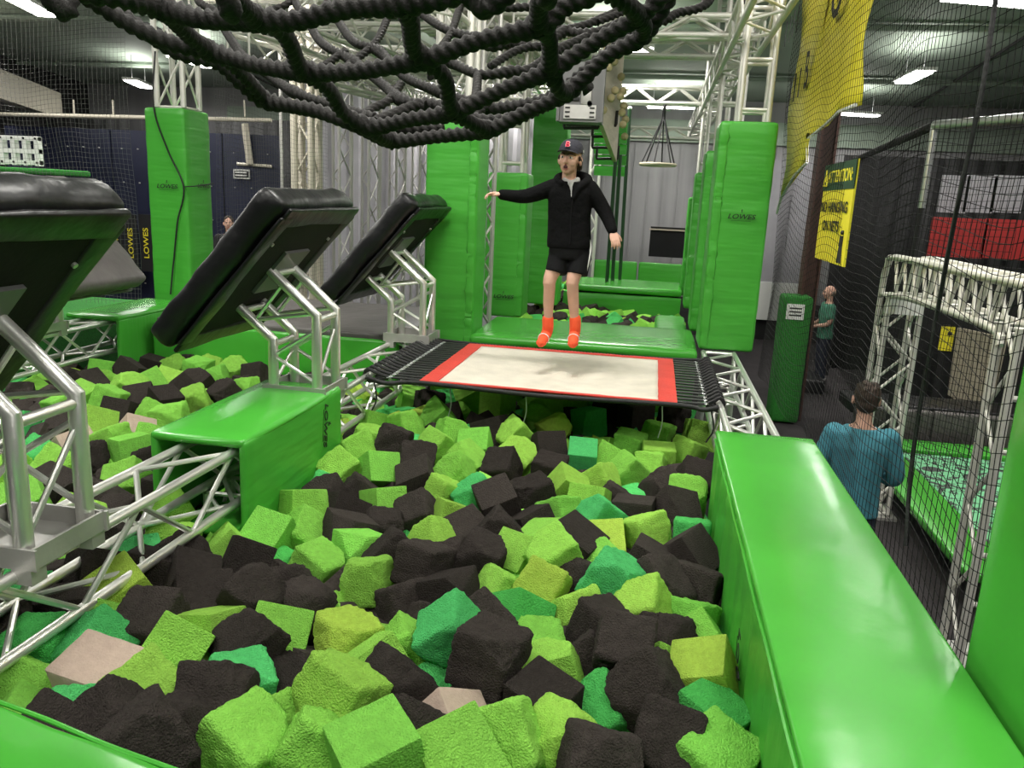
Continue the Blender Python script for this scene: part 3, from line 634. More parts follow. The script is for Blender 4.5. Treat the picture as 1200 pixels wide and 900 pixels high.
for it in range(110):          # ease neighbours apart so that the blocks rest against each other; traced blocks slide along their sight line
    d = P3[:, None] - P3[None]; dist = np.sqrt((d ** 2).sum(-1)) + np.eye(len(P3)) * 9
    ov = np.clip(MIND - dist, 0, None); mv = (d / dist[..., None] * ov[..., None]).sum(1) * .3
    al = (mv * RAY).sum(1, keepdims=True) * RAY
    mv = np.where(FX, al * 1.3 + (mv - al) * .22, mv * np.array([1, 1, .8])); P3 = P3 + mv
    off = P0 - P3; oa = (off * RAY).sum(1, keepdims=True) * RAY
    P3 = P3 + np.where(FX, oa * .02 + (off - oa) * .2, off * np.array([.05, .05, .08]))
zc_ = np.clip(P3[:, 2], 1.08, 1.55)
for i in range(len(P3)):
    if zc_[i] != P3[i, 2]: P3[i] = CAM + RAY[i] * ((zc_[i] - CH) / RAY[i][2]) if fix[i] else (P3[i][0], P3[i][1], zc_[i])
for i in range(len(P3)):      # keep clear of the pads along the pit
    if P3[i, 1] < 4.7 and P3[i, 0] > -1.5: P3[i, 0] = min(P3[i, 0], .325)
    if 3.4 < P3[i, 1] < 4.95 and -2.1 < P3[i, 0] < -1.2: P3[i, 0] = max(P3[i, 0], -1.80)
WEAR = {0: 'clean-cut', 1: 'torn', 2: 'worn, rounded'}
CN = {'L': 'lime green', 'Y': 'yellow-green', 'G': 'emerald green', 'K': 'charcoal', 'T': 'beige'}
order = sorted(range(len(P3)), key=lambda i: (0 if fix[i] else 1, np.linalg.norm(P3[i] - CAM)))
indiv = order[:300]; rest = order[300:]
FAR = []
for n_, i in enumerate(indiv):
    p = P3[i]; k = kinds[i]; o = bpy.data.objects.new('foam_cube', random.choice(CM[k]))
    R = Matrix.Rotation(random.uniform(0, 6.28), 4, 'Z') @ Matrix.Rotation(random.gauss(0, .55), 4, 'X') @ Matrix.Rotation(random.gauss(0, .55), 4, 'Y') @ random.choice([Matrix.Identity(4), Matrix.Rotation(1.5708, 4, 'X'), Matrix.Rotation(1.5708, 4, 'Y'), Matrix.Rotation(3.1416, 4, 'X')])
    s = EDGE * random.uniform(.96, 1.05) * (1.06 if k == 2 else 1)
    reg(o, T(p) @ R @ Matrix.Diagonal((s, s, s, 1)))
    o.material_slots[0].link = 'OBJECT'; o.material_slots[0].material = M[MATS[cols[i]]]
    tilt_ = abs((R.to_3x3() @ Vector((0, 0, 1)))[2]); tilt_ = max(abs(R[2][0]), abs(R[2][1]), abs(R[2][2]))
    pose = 'lying flat' if tilt_ > .95 else ('tipped on an edge' if tilt_ > .8 else 'standing on a corner')
    if p[0] < -2.3: near = 'below the black steps' if p[1] < 4.2 else 'before the dark lane deck'
    elif p[1] > 7.35: near = 'behind the landing mat'
    elif p[1] > 5.35: near = 'under the trampoline'
    else: near = 'beside the bench pad' if p[0] > -.02 else ('beside the left rail' if p[0] < -1.45 else ('near the start platform' if p[1] < 2.75 else ('mid-pit' if p[1] < 4.1 else "by the trampoline's front edge")))
    lb = f'{WEAR[k]} {CN[cols[i]]} foam cube {pose} {near}'
    tag(o, lb, 'foam cube', lb.replace('foam cube', 'foam cubes'))
# everything deeper or farther: one heap
heap = MB(); hm = ['L', 'Y', 'G', 'K', 'T']
def heap_cube(p, c, k):
    v, f = random.choice(LOW[k]); R = np.array((Matrix.Rotation(random.uniform(0, 6.28), 3, 'Z') @ Matrix.Rotation(random.uniform(-.7, .7), 3, 'X') @ Matrix.Rotation(random.uniform(-.7, .7), 3, 'Y')))
    heap.cur = hm.index(c); heap.add((v * EDGE) @ R.T + np.array(p), f)
for i in rest: heap_cube(P3[i], cols[i], kinds[i])
for (x0, x1, y0, y1) in ((-1.95, .4, 1.6, 7.3), (-5.4, -1.95, 1.8, 7.0), (-1.85, .42, 8.9, 12.5), (-1.7, .42, 14.1, 16.2)):
    x = x0 + .1
    while x < x1:
        y = y0 + .1
        while y < y1:
            heap_cube((x + random.uniform(-.05, .05), y + random.uniform(-.05, .05), 1.13 + random.uniform(-.06, .05)), random.choice('LLLGGYKKKKKK'), random.choice((0, 1, 1, 2)))
            y += .2
        x += .2
h = heap.build('foam_cube_heap', [M[MATS[c]] for c in hm], weld=False, angle=45)
tag(h, 'deep heap of green and charcoal foam cubes filling the pits', 'foam cubes', kind='stuff')

AL_NEAR, AL = AL, AM      # overhead work is matt

# ------------------------------------------------------------------ overhead trusses and towers
ladder_tower('tower_truss', 'aluminium ladder tower rising from the right front pillar', .78, 7.85, 3.81, 6.35)
ladder_tower('tower_truss', 'aluminium ladder tower rising from the second right pillar', .74, 9.95, 3.69, 6.1, group=None)
ladder_tower('tower_truss', 'aluminium ladder tower rising from the third right pillar', .74, 12.1, 3.53, 5.9)
ladder_tower('tower_truss', 'aluminium ladder tower rising from the last right pillar', .74, 13.8, 3.21, 5.8)
ladder_tower('tower_truss', 'aluminium ladder tower above the shorter green pillar', -1.68, 9.48, 3.34, 6.0)
truss('tower_truss', 'aluminium truss tower rising from the left green pillar', (-5.1, 8.22, 3.81), (-5.1, 8.22, 6.3), up=(0, 1, 0), w=.36, r=.03, bay=.5)
truss('tower_truss', 'aluminium truss tower squeezed between tall pillar and shorter pillar', (-1.82, 8.34, 1.2), (-1.82, 8.34, 6.2), up=(.75, 1, 0), w=.26, r=.024, bay=.26, m=AD)
truss('tower_truss', 'bright twin-post tower above the tall green pillar', (-1.95, 7.8, 3.73), (-1.95, 7.8, 6.3), up=(0, 1, 0), w=.36, r=.035, bay=.5)
truss('tower_truss', 'broad pale tower post wrapped in netting right of the left pillar', (-4.72, 10.6, .0), (-4.72, 10.6, 6.), up=(0, 1, 0), w=.34, r=.05, bay=.4, m=M['cream'])
for i, (px, y) in enumerate(((349, 11.2), (394, 11.8), (428, 12.8), (460, 13.6), (487, 14.2))):
    p = aty(px, 230, y); lb = ('first from the netted post', 'second from the netted post', 'third from the netted post', 'fourth from the netted post', 'fifth from the netted post')[i]
    truss('tower_truss', 'grey truss tower before the corrugated partition, ' + lb, (p[0], y, 0), (p[0], y, 5.3), up=(.2, 1, 0), w=.36, r=.025, rb=.013, bay=.42, m=AD, detail=False, group=None, faces=(0, 1))
# lane-long trusses overhead
truss('overhead_truss', 'long overhead truss running above the right pillars', (.70, .8, 4.66), (.70, 19.4, 4.66), w=.34, r=.028, bay=.42)
truss('overhead_truss', 'long overhead truss running above the tall green pillars', (-1.98, .8, 4.72), (-1.95, 17., 4.72), w=.34, r=.028, bay=.42)
truss('overhead_truss', 'overhead truss leading back from the netted post', (-4.6, 8.6, 4.5), (-3.3, 15.3, 4.5), w=.34, r=.028, bay=.42, detail=False)
truss('overhead_truss', 'overhead truss above the next lane', (-3.4, 8.2, 4.75), (-2.75, 15.4, 4.75), w=.34, r=.028, bay=.42, detail=False)
# cross trusses over the lane, found where they meet the right towers
def cross(yt, yb, y, lb, x0=-2.6, x1=.9, m=None):
    a = aty(790, yt, y)[2]; b = aty(790, yb, y)[2]; w = a - b
    truss('cross_truss', lb, (x0, y, (a + b) / 2), (x1, y, (a + b) / 2), w=max(.24, w), r=.028, rb=.016, bay=.36, m=m)
cross(17, 45, 9.0, 'first cross truss over the lane, highest above the boy')
cross(45, 69, 11.9, 'second cross truss over the lane just under the first')
cross(101, 124, 14.2, 'third cross truss over the lane above the hanging ring')
cross(149, 164, 17.4, 'lowest cross truss against the far grey wall')
truss('cross_truss', 'cross truss holding the far edge of the cargo net', (-1.8, 4.4, 4.72), (.52, 4.4, 4.72), w=.3, r=.026, bay=.36, detail=False)
truss('cross_truss', 'cross truss holding the near edge of the cargo net', (-1.8, .95, 4.72), (.52, .95, 4.72), w=.3, r=.026, bay=.36, detail=False)
for i, (y, z, x0, x1) in enumerate(((8.8, 4.9, -5.2, -1.6), (10.8, 4.75, -5.0, -1.6), (12.6, 4.9, -4.8, -1.7), (14.6, 4.6, -4.5, -1.8))):
    truss('cross_truss', 'cross truss over the step lane, ' + ('nearest the cargo net', 'second from the cargo net', 'third from the cargo net', 'farthest from the cargo net')[i], (x0, y, z), (x1, y, z), w=.32, r=.026, bay=.36, detail=False)
truss('slanted_truss', 'slanting aluminium brace truss between the overhead trusses', aty(555, 0, 8.6), aty(640, 95, 10.5), w=.24, r=.025, bay=.3, detail=False)
truss('slanted_truss', 'slanting truss falling from the netted post behind the cargo net', aty(300, 20, 8.6), aty(480, 115, 13.), w=.3, r=.025, bay=.3, detail=False)
# ------------------------------------------------------------------ obstacles hanging in the lane
t = thing('metal_box', 'metal housing with slotted front plate hanging above the boy', 'box', aty(680, 140, 8.9))
c = aty(681, 108, 8.9); BW, BH = .46, .60
MB().box(c + Vector((0, .15, 0)), (BW, .3, BH)).build('case', M['plate'], t, smooth=False)
for sx in (-1, 1): MB().box(c + Vector((sx * BW / 2, -.02, 0)), (.03, .06, BH)).build('side_flange', M['plate'], t, smooth=False)
MB().box(c + Vector((.0, -.015, -.2)), (.34, .02, .14)).build('slotted_plate', AD, t, smooth=False)
for sx in (-1, 1):
    for k in range(3): MB().box(c + Vector((sx * .13, -.03, -.25 + k * .045)), (.05, .012, .015)).build('slot', M['blackp'], t, smooth=False)
MB().pad(c + Vector((.06, -.02, .04)), (.11, .02, .34), .01, .1).build('cover_plate', AD, t)
MB().box(c + Vector((-.06, -.02, -.07)), (.1, .02, .03)).build('slot', M['blackp'], t, smooth=False)
for k in range(2): MB().tube(c + Vector((.1, -.01, -.12 + .01 * k)), c + Vector((.1, -.04, -.12 + .01 * k)), .025, 10).build('knob', M['blackp'], t)
for dx in (-.18, .18): bar('hanger', c + Vector((dx, .12, BH / 2)), (c[0] + dx, c[1] + .12, 4.95), .014, AD, t, 8)
# board with climbing balls
t = thing('ball_board', 'tall pale plywood board studded with tan climbing balls', 'climbing board', aty(718, 165, 9.6))
n0, n1 = aty(703, 78, 9.2), aty(727, 62, 10.6); zb0, zb1 = aty(703, 140, 9.2)[2], aty(727, 185, 10.6)[2]
mb = MB(); q = [Vector((n0[0], n0[1], zb0)), Vector((n1[0], n1[1], zb1 - .05)), Vector((n1[0], n1[1], n1[2] + .5)), Vector((n0[0], n0[1], n0[2] + .4))]
th = Vector((.05, .0, 0)); mb.add(q + [a + th for a in q], [(3, 2, 1, 0), (4, 5, 6, 7), (0, 1, 5, 4), (1, 2, 6, 5), (2, 3, 7, 6), (3, 0, 4, 7)]); mb.build('board', M['wood'], t, smooth=False)
for px, py, y in ((725, 65, 9.5), (720, 72, 9.4), (713, 79, 9.3), (728, 90, 9.8), (721, 106, 9.4), (716, 115, 9.35), (707, 129, 9.25), (730, 107, 9.9), (727, 113, 9.75), (731, 124, 9.9), (729, 132, 9.8), (733, 140, 10.1), (730, 146, 9.9), (732, 160, 10.2)):
    MB().ball(aty(px, py, y), .045, 12, 8).build('climbing_ball', M['hold'], t)
# hanging rungs
t = thing('rung_ladder', 'black hanging rungs stepping down behind the metal box', 'ladder', aty(700, 190, 11))
for i, (xa, xb, yy, Y) in enumerate(((661, 701, 150, 9.4), (664, 700, 146, 9.8), (697, 722, 147, 10.2), (694, 722, 160, 10.6), (694, 723, 173, 11.0), (699, 724, 186, 11.4))):
    a, b = aty(xa, yy, Y), aty(xb, yy, Y); up = Vector((0, 0, .17))
    MB().path([a + up, a + up * .1, a, a + (b - a) * .5, b, b + up * .1, b + up], .018, 8).build('rung', M['strap'], t)
for px, y in ((661, 9.4), (723, 11.)): bar('hanger', aty(px, 140, y), aty(px, 60, y), .012, M['strap'], t, 8)
# green uprights
t = thing('green_screen', 'dark green slatted panel behind the hanging rungs', 'panel', aty(710, 330, 12.8))
for k in range(5):
    a = aty(704 + 0, 146 + k * 13, 12.9 + k * .15); MB().box(a + Vector((.14, .2, -.02)), (.52, .04, .155)).build('slat', M['vin_h'], t, smooth=False)
for i, px in enumerate((723, 728, 735)):
    y = 13.2 + .25 * i; t = thing('green_pole', 'thin dark green pole standing right of the boy', 'pole', aty(px - 8, 330, y), 'thin dark green poles')
    bar('pole', aty(px + (1 if i < 2 else 3), 150 if i < 2 else 128, y), aty(px - 12 + i * 1.5, 331, y), .03, M['dkgreen'], t)
    MB().ball(aty(px + (1 if i < 2 else 3), 149 if i < 2 else 127, y), .035).build('cap', M['whitep'], t)
# hanging ring
t = thing('hanging_ring', 'flat wooden ring platform hanging on ropes over the far lane', 'ring', aty(771, 195, 14.2)); c = aty(771, 193, 14.2); top = aty(778, 136, 14.2)
pth = [c + Vector((.29 * math.cos(a), .29 * math.sin(a), 0)) for a in np.linspace(0, 2 * math.pi, 25)]
MB().path(pth, .028, 8, False).build('ring', M['panel'], t)
for k in range(6):
    a = k * math.pi / 3 + .3; bar('rope', top, c + Vector((.29 * math.cos(a), .29 * math.sin(a), 0)), .012, M['strap'], t, 6)
bar('hook', top - Vector((0, 0, .1)), (top[0], top[1], 4.75), .03, M['strap'], t, 8)
bar('carrier', top + Vector((-.05, 0, .1)), top + Vector((.1, 0, .1)), .02, M['steel'], t, 8)
t = thing('score_board', 'black board standing against the far grey wall', 'board', aty(782, 300, 18.5)); MB().box(aty(783, 284, 18.5), (.82, .08, .66)).build('panel', M['wallk'], t, smooth=False); MB().box(aty(783, 269.5, 18.45), (.82, .1, .03)).build('top_edge', M['wood'], t, smooth=False)
MB().box((aty(783, 284, 18.5)[0], 18.55, .8), (.7, .06, 1.62)).build('stand', M['wallk'], t, smooth=False)
for px in (697, 690): truss('lane_post', 'slim white truss post behind the cap of the boy', (aty(px, 200, 14.5)[0], 14.5, 0), (aty(px, 200, 14.5)[0], 14.5, 4.4), up=(0, 1, 0), w=.2, r=.02, bay=.3, detail=False, group='slim white posts') if px == 697 else None
# white lifting frame far left
t = thing('lifting_frame', 'white square tube frame on green base behind the first black step', 'frame', aty(25, 195, 9.5)); c = aty(25, 177, 9.5)
for dz in (-.14, 0.0, .16): MB().box(c + Vector((0, 0, dz)), (.56, .07, .055)).build('rail', M['whitep'], t, smooth=False)
for dx in (-.26, -.09, .08, .25): MB().box(c + Vector((dx, 0, 0)), (.06, .08, .36)).build('upright', M['whitep'], t, smooth=False)
for dx in (-.26, -.09, .08, .25):
    for dz in (-.14, .16): MB().tube(c + Vector((dx, -.05, dz)), c + Vector((dx, -.035, dz)), .015, 8).build('bolt', M['blackp'], t)
MB().pad(c + Vector((.1, .1, -.25)), (1.1, .7, .08), .03, .1).build('green_base', M['turf'], t); MB().pad(c + Vector((.1, .1, -1.2)), (1.2, .8, 1.7), .03, .2).build('dark_base', M['vin_k'], t)
# astroturf bank behind the left rail
t = thing('turf_block', 'astroturf covered block behind the far rail', 'block', (-6.4, 6.5, 0)); MB().pad((-6.35, 6.2, .85), (1.4, 4.4, 1.7), .04, .3).build('turf', M['turf'], t)

# ------------------------------------------------------------------ cargo net of laid rope
t = thing('cargo_net', 'sagging cargo net of thick black twisted rope overhead', 'net', (-.9, 2.4, 3.15))
def N(px, py, y): return aty(px, py, y)
def rope(pts, R=.0195, knots=(), nm='rope'):
    c = catmull(pts, .0042); rr = []; ks = [Vector(k) for k in knots]
    for p in c:
        d = min([(p - k).length for k in ks] + [9.]); rr.append(R * 1.08 * (1 + .3 * math.exp(-(d / .045) ** 2)))
    MB().path(c, rr, 14, lobes=3, twist=255., lob=.17).build(nm, M['rope'], t, weld=False, angle=80)
n = dict(a0=N(189, 9, 1.65), a1=N(300, 22, 1.62), a2=N(470, 4, 1.60), b0=N(246, 60, 1.95), b1=N(358, 84, 1.9), b2=N(497, 69, 1.86), b3=N(632, 30, 1.82), b4=N(705, -12, 1.8),
         c0=N(312, 118, 2.2), c1=N(430, 148, 2.15), c2=N(530, 131, 2.1), c3=N(645, 82, 2.05), c4=N(748, 20, 2.0), d1=N(455, 163, 2.32), d2=N(572, 152, 2.28), d3=N(665, 108, 2.22), d4=N(752, 42, 2.15), d5=N(790, -10, 2.1))
K = lambda *a: [n[i] for i in a]
AL_ = lambda y, z=4.56: Vector((-1.82, y, z)); AR_ = lambda y, z=4.5: Vector((.53, y, z)); AF_ = lambda x, z=4.58: Vector((x, 4.27, z)); AN_ = lambda x, z=4.58: Vector((x, 1.08, z))
rope([AL_(1.3), N(20, -60, 1.42), N(85, -14, 1.5), N(140, -2, 1.55), n['a0'], N(240, 22, 1.64), n['a1'], N(345, 24, 1.62), N(405, 10, 1.61), n['a2'], N(540, -8, 1.6), N(640, -60, 1.6), AR_(1.5)], .0175, K('a0', 'a1', 'a2'))
rope([AL_(1.75), N(20, -75, 1.7), N(60, -30, 1.75), N(110, 2, 1.8), N(160, 33, 1.85), N(205, 52, 1.9), n['b0'], N(300, 76, 1.93), n['b1'], N(420, 83, 1.88), n['b2'], N(560, 48, 1.84), n['b3'], N(665, 6, 1.81), n['b4'], N(790, -90, 1.8), AR_(1.85)], .017, K('b0', 'b1', 'b2', 'b3'))
rope([AL_(2.2), N(55, -60, 1.92), N(100, -12, 1.95), N(150, 22, 2.0), N(205, 60, 2.05), N(255, 74, 2.1), N(285, 100, 2.15), n['c0'], N(365, 128, 2.18), n['c1'], N(480, 140, 2.12), n['c2'], N(590, 105, 2.08), n['c3'], N(700, 48, 2.03), n['c4'], N(785, -15, 1.98), N(840, -100, 1.98), AR_(2.1)], .0168, K('c0', 'c1', 'c2', 'c3'))
rope([N(335, 124, 2.38), N(390, 136, 2.36), n['d1'], N(510, 160, 2.3), n['d2'], N(615, 132, 2.25), n['d3'], N(712, 66, 2.18), n['d4'], n['d5'], N(850, -100, 2.15), AR_(2.5)], .0165, K('d1', 'd2', 'd3', 'd4'))
rope([N(560, 130, 2.5), N(640, 116, 2.4), N(700, 72, 2.32), N(735, 45, 2.25), N(775, 2, 2.15), N(830, -80, 2.2), AR_(2.8)], .016)
for pts_, kn in (([AN_(-1.0), N(245, -70, 1.3), N(262, -20, 1.4), N(280, 4, 1.5), n['a1']], ['a1']), ([n['a1'], N(333, 40, 1.72), N(350, 78, 1.86), n['b1']], ['a1', 'b1']), ([n['b1'], N(385, 105, 2.0), N(402, 132, 2.1), n['c1']], ['b1', 'c1']),
                 ([n['a2'], N(480, 22, 1.66), N(484, 55, 1.8), n['b2']], ['a2', 'b2']), ([n['b2'], N(520, 90, 1.93), N(526, 118, 2.03), n['c2']], ['b2', 'c2']), ([AN_(-.1), N(650, -90, 1.45), N(640, -20, 1.6), N(632, 5, 1.72), n['b3']], ['b3']),
                 ([n['b3'], N(643, 45, 1.9), n['c3']], ['b3', 'c3']), ([n['c3'], N(655, 105, 2.12), n['d3']], ['c3', 'd3']), ([n['a0'], N(205, 25, 1.75), N(225, 45, 1.86), n['b0']], ['a0', 'b0']), ([n['b0'], N(275, 78, 2.05), n['c0']], ['b0']),
                 ([n['c1'], N(447, 160, 2.24), n['d1'], N(462, 168, 2.34)], ['c1', 'd1']), ([n['c2'], N(556, 146, 2.2), n['d2']], ['c2', 'd2']), ([n['c4'], N(755, 32, 2.08), n['d4']], ['c4']), ([n['b4'], N(738, 8, 1.9), n['c4']], ['c4']),
                 ([n['d3'], N(680, 96, 2.3), N(690, 106, 2.32)], ['d3'])):
    rope(pts_, .0162, K(*kn))
# far side of the net, rising again
FARR = ["232 -6 250 14 272 48 288 70 312 86 345 108 392 124 440 138", "345 -8 362 26 378 51 414 72 450 100 470 117 500 124", "385 -4 393 18 414 48 444 60 475 90 517 108 560 122", "462 -15 490 12 520 33 552 44 575 55 598 51 634 54 660 38 700 24 735 0",
        "500 62 526 72 562 87 600 84 622 81 652 60 690 42", "520 -22 553 2 598 9 658 3 690 -8", "640 28 690 40 735 24 775 24 793 16 830 0", "440 142 500 122 555 138 600 140 640 125", "405 128 470 150 520 150"]
def fy(py): return 2.36 + max(0., 140 - py) / 140 * .95
def far_pts(s):
    v = [float(q) for q in s.split()]; P_ = [N(v[i], v[i + 1], fy(v[i + 1])) for i in range(0, len(v), 2)]
    if v[1] <= 2: P_ = [AF_(P_[0][0] * 1.15), (P_[0] + AF_(P_[0][0] * 1.15)) / 2 - Vector((0, 0, .08))] + P_
    if v[-1] <= 2: P_ = P_ + [(P_[-1] + AF_(P_[-1][0] * 1.15)) / 2 - Vector((0, 0, .08)), AF_(P_[-1][0] * 1.15)]
    return P_
for k, s in enumerate(FARR): q_ = far_pts(s); rope(q_, .0135, q_[1:-1:2])
for k, s in enumerate(["455 20 440 50 412 74 386 96", "545 -5 538 12 528 40 510 66 505 90", "560 88 558 110 553 128", "630 18 618 34 598 52", "470 98 455 118 436 128 425 140", "620 55 600 62 575 78", "345 -4 320 12 300 20", "405 60 385 74 360 92", "575 120 560 132 548 150", "742 -8 732 12 700 26"]):
    rope(far_pts(s), .012)

# ------------------------------------------------------------------ right side of the hall
def net(name, label, fn, nu, nv, su, sv, r, m, group=None, n=3, sub=2):
    """knotted net: cords along both directions of the surface fn(u,v)"""
    t = thing(name, label, 'net', fn(0, 0), group); mb = MB()
    for i in range(nu + 1): mb.path([fn(i / nu, j / (nv // sub)) for j in range(nv // sub + 1)], r, n, False)
    for j in range(nv + 1): mb.path([fn(i / (nu // sub), j / nv) for i in range(nu // sub + 1)], r, n, False)
    o = mb.build('mesh_cords', m, t, weld=False); o['kind'] = 'stuff'; return t
def nz(x, y, s=0): return noise.noise(Vector((x, y, s)))
def rnet(u, v):
    y = 2.38 + 5.25 * u + .04 * nz(u * 14, v * 9, 3); z = 1.55 + 4.4 * v - .05 * math.sin(u * 19) * (1 - v) + .06 * nz(u * 9, v * 5, 9)
    return Vector((1.06 + .07 * nz(u * 5, v * 2.5) + .05 * math.sin(u * 3.14), y, z))
t = net('safety_net', 'black safety net hanging beside the bench pad and right pillar', rnet, 110, 92, 0, 0, .0017, M['net'])
rp = [(1168, -10), (1150, 110), (1118, 260), (1092, 400), (1076, 490), (1066, 570), (1062, 640)]
MB().path(catmull([atx(a, b, 1.09) for a, b in rp], .03), .0085, 8, lobes=3, twist=200).build('lift_rope', M['strap'], t)
# yellow banner behind the net
t = thing('yellow_banner', 'large yellow banner with dark lettering hanging behind the safety net', 'banner', atx(950, 165, 1.16)); XB = 1.16
bot = [(1005, 123), (985, 131), (968, 147), (948, 163), (948, 190), (933, 205), (917, 232), (912, 250)]
top = [atx(a, b, XB) for a, b in bot]; vs = []; K_ = 14
for k in range(K_ + 1):
    for i, p in enumerate(top):
        q = Vector((XB + .02 * math.sin(p[1] * 6 + k * .8), p[1], p[2] + (5.0 - p[2]) * k / K_)); vs.append(q)
mb = MB(); nn = len(top); mb.add(vs, [(k * nn + i, k * nn + i + 1, (k + 1) * nn + i + 1, (k + 1) * nn + i) for k in range(K_) for i in range(nn - 1)])
o = mb.build('cloth', M['yellow'], t); o.modifiers.new('thickness', 'SOLIDIFY').thickness = .006
MB().path([Vector((XB - .012, p[1], p[2])) for p in top], .012, 6).build('hem', M['whitep'], t)
def on_banner(px, py): p = atx(px, py, XB - .03); return p
text('lettering', 'B', .42, M['blackp'], t, basis((0, -1, 0), (0, .05, 1), on_banner(945, 84)), font_scale=.75)
text('lettering', 'O', .5, M['blackp'], t, basis((0, -1, 0), (0, .05, 1), on_banner(982, -8)), font_scale=1.)
for px, py in ((937, 97), (931, 103), (926, 108), (930, 28), (926, 34), (921, 40), (935, 22)):
    p = on_banner(px, py); MB().box(p, (.004, .045, .24), Matrix.Rotation(.05, 3, 'X')).build('letter_stroke', M['blackp'], t, smooth=False)
# attention sign on the net
t = thing('attention_sign', 'yellow and black ATTENTION sign saying no hanging on nets', 'sign', atx(985, 310, 1.13)); XS = 1.13
cs = [atx(958, 302, XS), atx(991, 314, XS), atx(1005, 186, XS), atx(967, 195, XS)]
ya, yb = (cs[1][1] + cs[2][1]) / 2, (cs[0][1] + cs[3][1]) / 2; za, zb = (cs[0][2] + cs[1][2]) / 2, (cs[2][2] + cs[3][2]) / 2; ym = (ya + yb) / 2; hh = zb - za
Bs = lambda y, z, d=.012: basis((0, -1, 0), (0, 0, 1), (XS - d, y, z))
MB().box((XS, ym, (za + zb) / 2), (.012, yb - ya, hh)).build('plate', M['yellow'], t, smooth=False)
MB().box((XS - .006, ym, zb - hh * .135), (.008, yb - ya, hh * .27)).build('header', M['darkg'], t, smooth=False)
w = yb - ya
text('lettering', '\u26a0ATTENTION:' if False else 'ATTENTION:', hh * .17, M['yellow'], t, Bs(ym - w * .06, zb - hh * .14), font_scale=w * .78 / (hh * .17 * 5.9))
mbt = MB(); yw, zw = yb - w * .1, zb - hh * .14
for a, b in (((yw + .05, zw - .05), (yw, zw + .05)), ((yw, zw + .05), (yw - .05, zw - .05)), ((yw - .05, zw - .05), (yw + .05, zw - .05))): mbt.tube((XS - .013, a[0], a[1]), (XS - .013, b[0], b[1]), .006, 6)
mbt.tube((XS - .013, yw, zw + .02), (XS - .013, yw, zw - .03), .006, 6); mbt.build('warning_triangle', M['yellow'], t)
text('lettering', 'NO HANGING', hh * .15, M['blackp'], t, Bs(ym + w * .02, za + hh * .55), font_scale=w * .84 / (hh * .15 * 6.3))
text('lettering', 'ON NETS', hh * .15, M['blackp'], t, Bs(ym + w * .05, za + hh * .36), font_scale=w * .55 / (hh * .15 * 4.2))
mbt = MB()
for a, b, r in (((.0, .09), (.0, .03), .014), ((.0, .03), (.03, -.07), .012), ((0, .03), (-.02, -.07), .012), ((0, .08), (.035, .03), .009)): mbt.tube((XS - .012, ya + w * .12 + a[0], za + hh * .14 + a[1]), (XS - .012, ya + w * .12 + b[0], za + hh * .14 + b[1]), r, 6)
mbt.ball((XS - .012, ya + w * .12, za + hh * .14 + .11), .014, 8, 6); mbt.build('figure_mark', M['blackp'], t)
# column with turf wrap
t = thing('steel_column', 'red-brown steel column rising from a green turf-wrapped base', 'column', (2.2, 12.2, 0))
for dx in (-.1, .1): MB().box((2.27 + dx, 12.3, 2.95), (.03, .3, 5.9)).build('flange', M['brown'], t, smooth=False)
MB().box((2.27, 12.3, 2.95), (.18, .04, 5.9)).build('web', M['brown'], t, smooth=False)
MB().pad((2.09, 12.1, .95), (.41, .44, 1.86), .05, .1).build('turf_wrap', M['turf'], t)
MB().box((2.06, 11.87, 1.66), (.24, .012, .22)).build('notice', M['whitep'], t, smooth=False)
for k in range(3): MB().box((2.06, 11.862, 1.71 - k * .05), (.17, .004, .02)).build('notice_line', M['blackp'], t, smooth=False)
# black drape and pale lower wall
t = thing('black_drape', 'black drape hanging behind the man in green', 'curtain', (6.2, 16.8, 0)); vs = []
for z in (.0, 4.15):
    for i in range(110): vs.append((3.45 + i * .05, 16.8 + .05 * math.sin(i * .9), z))
mb = MB(); mb.add(vs, [(i, i + 1, 111 + i, 110 + i) for i in range(109)]); o = mb.build('cloth', M['wallk'], t); o.modifiers.new('thickness', 'SOLIDIFY').thickness = .01
t = thing('wall_sheet', 'pale grey wall sheet between right pillar and brown column', 'wall panel', (2.2, 19.8, .9))
for i in range(3): MB().box((1.9 + i * .75, 19.8, 2.6), (.74, .06, 3.2)).build('panel', M['walll'], t, smooth=False)
MB().box((2.65, 19.76, .95), (2.2, .05, .9)).build('lower_panel', M['whitep'], t, smooth=False)
# enclosure frame with finer netting
def epx(px, py, z=4.02): return atz(px, py, z)
e0, e1, e2 = epx(1003, 187), epx(1095, 147), epx(1215, 137)
t = thing('net_enclosure', 'pole frame with dark netting around the right trampoline court', 'enclosure', (e1[0], e1[1], 0))
bar('top_rail', e0, e1, .05, M['wallk'], t); bar('top_rail', e1, e2, .05, M['steel'], t)
bar('corner_post', e1, (e1[0], e1[1], 3.15), .04, M['steel'], t); bar('post_base', (e1[0], e1[1], 3.15), (e1[0], e1[1], 0), .03, M['wallk'], t); bar('corner_post', e0, (e0[0], e0[1], 0), .04, M['wallk'], t)
mb = MB()
for (a, b) in ((e0, e1), (e1, e2)):
    L = (b - a).length; k = int(L / .07)
    for i in range(k + 1):
        p = a + (b - a) * (i / k); mb.path([p, p - Vector((0, 0, 1.9)), p - Vector((0, 0, 3.6))], .003, 3, False)
    for j in range(52): z = Vector((0, 0, j * .07)); mb.path([a - z, (a + b) / 2 - z - Vector((0, 0, .02)), b - z], .003, 3, False)
o = mb.build('mesh_cords', M['net'], t, weld=False); o['kind'] = 'stuff'
t = thing('red_panels', 'two dark red panels side by side above the arch truss', 'panel', aty(1150, 305, 13.)); 
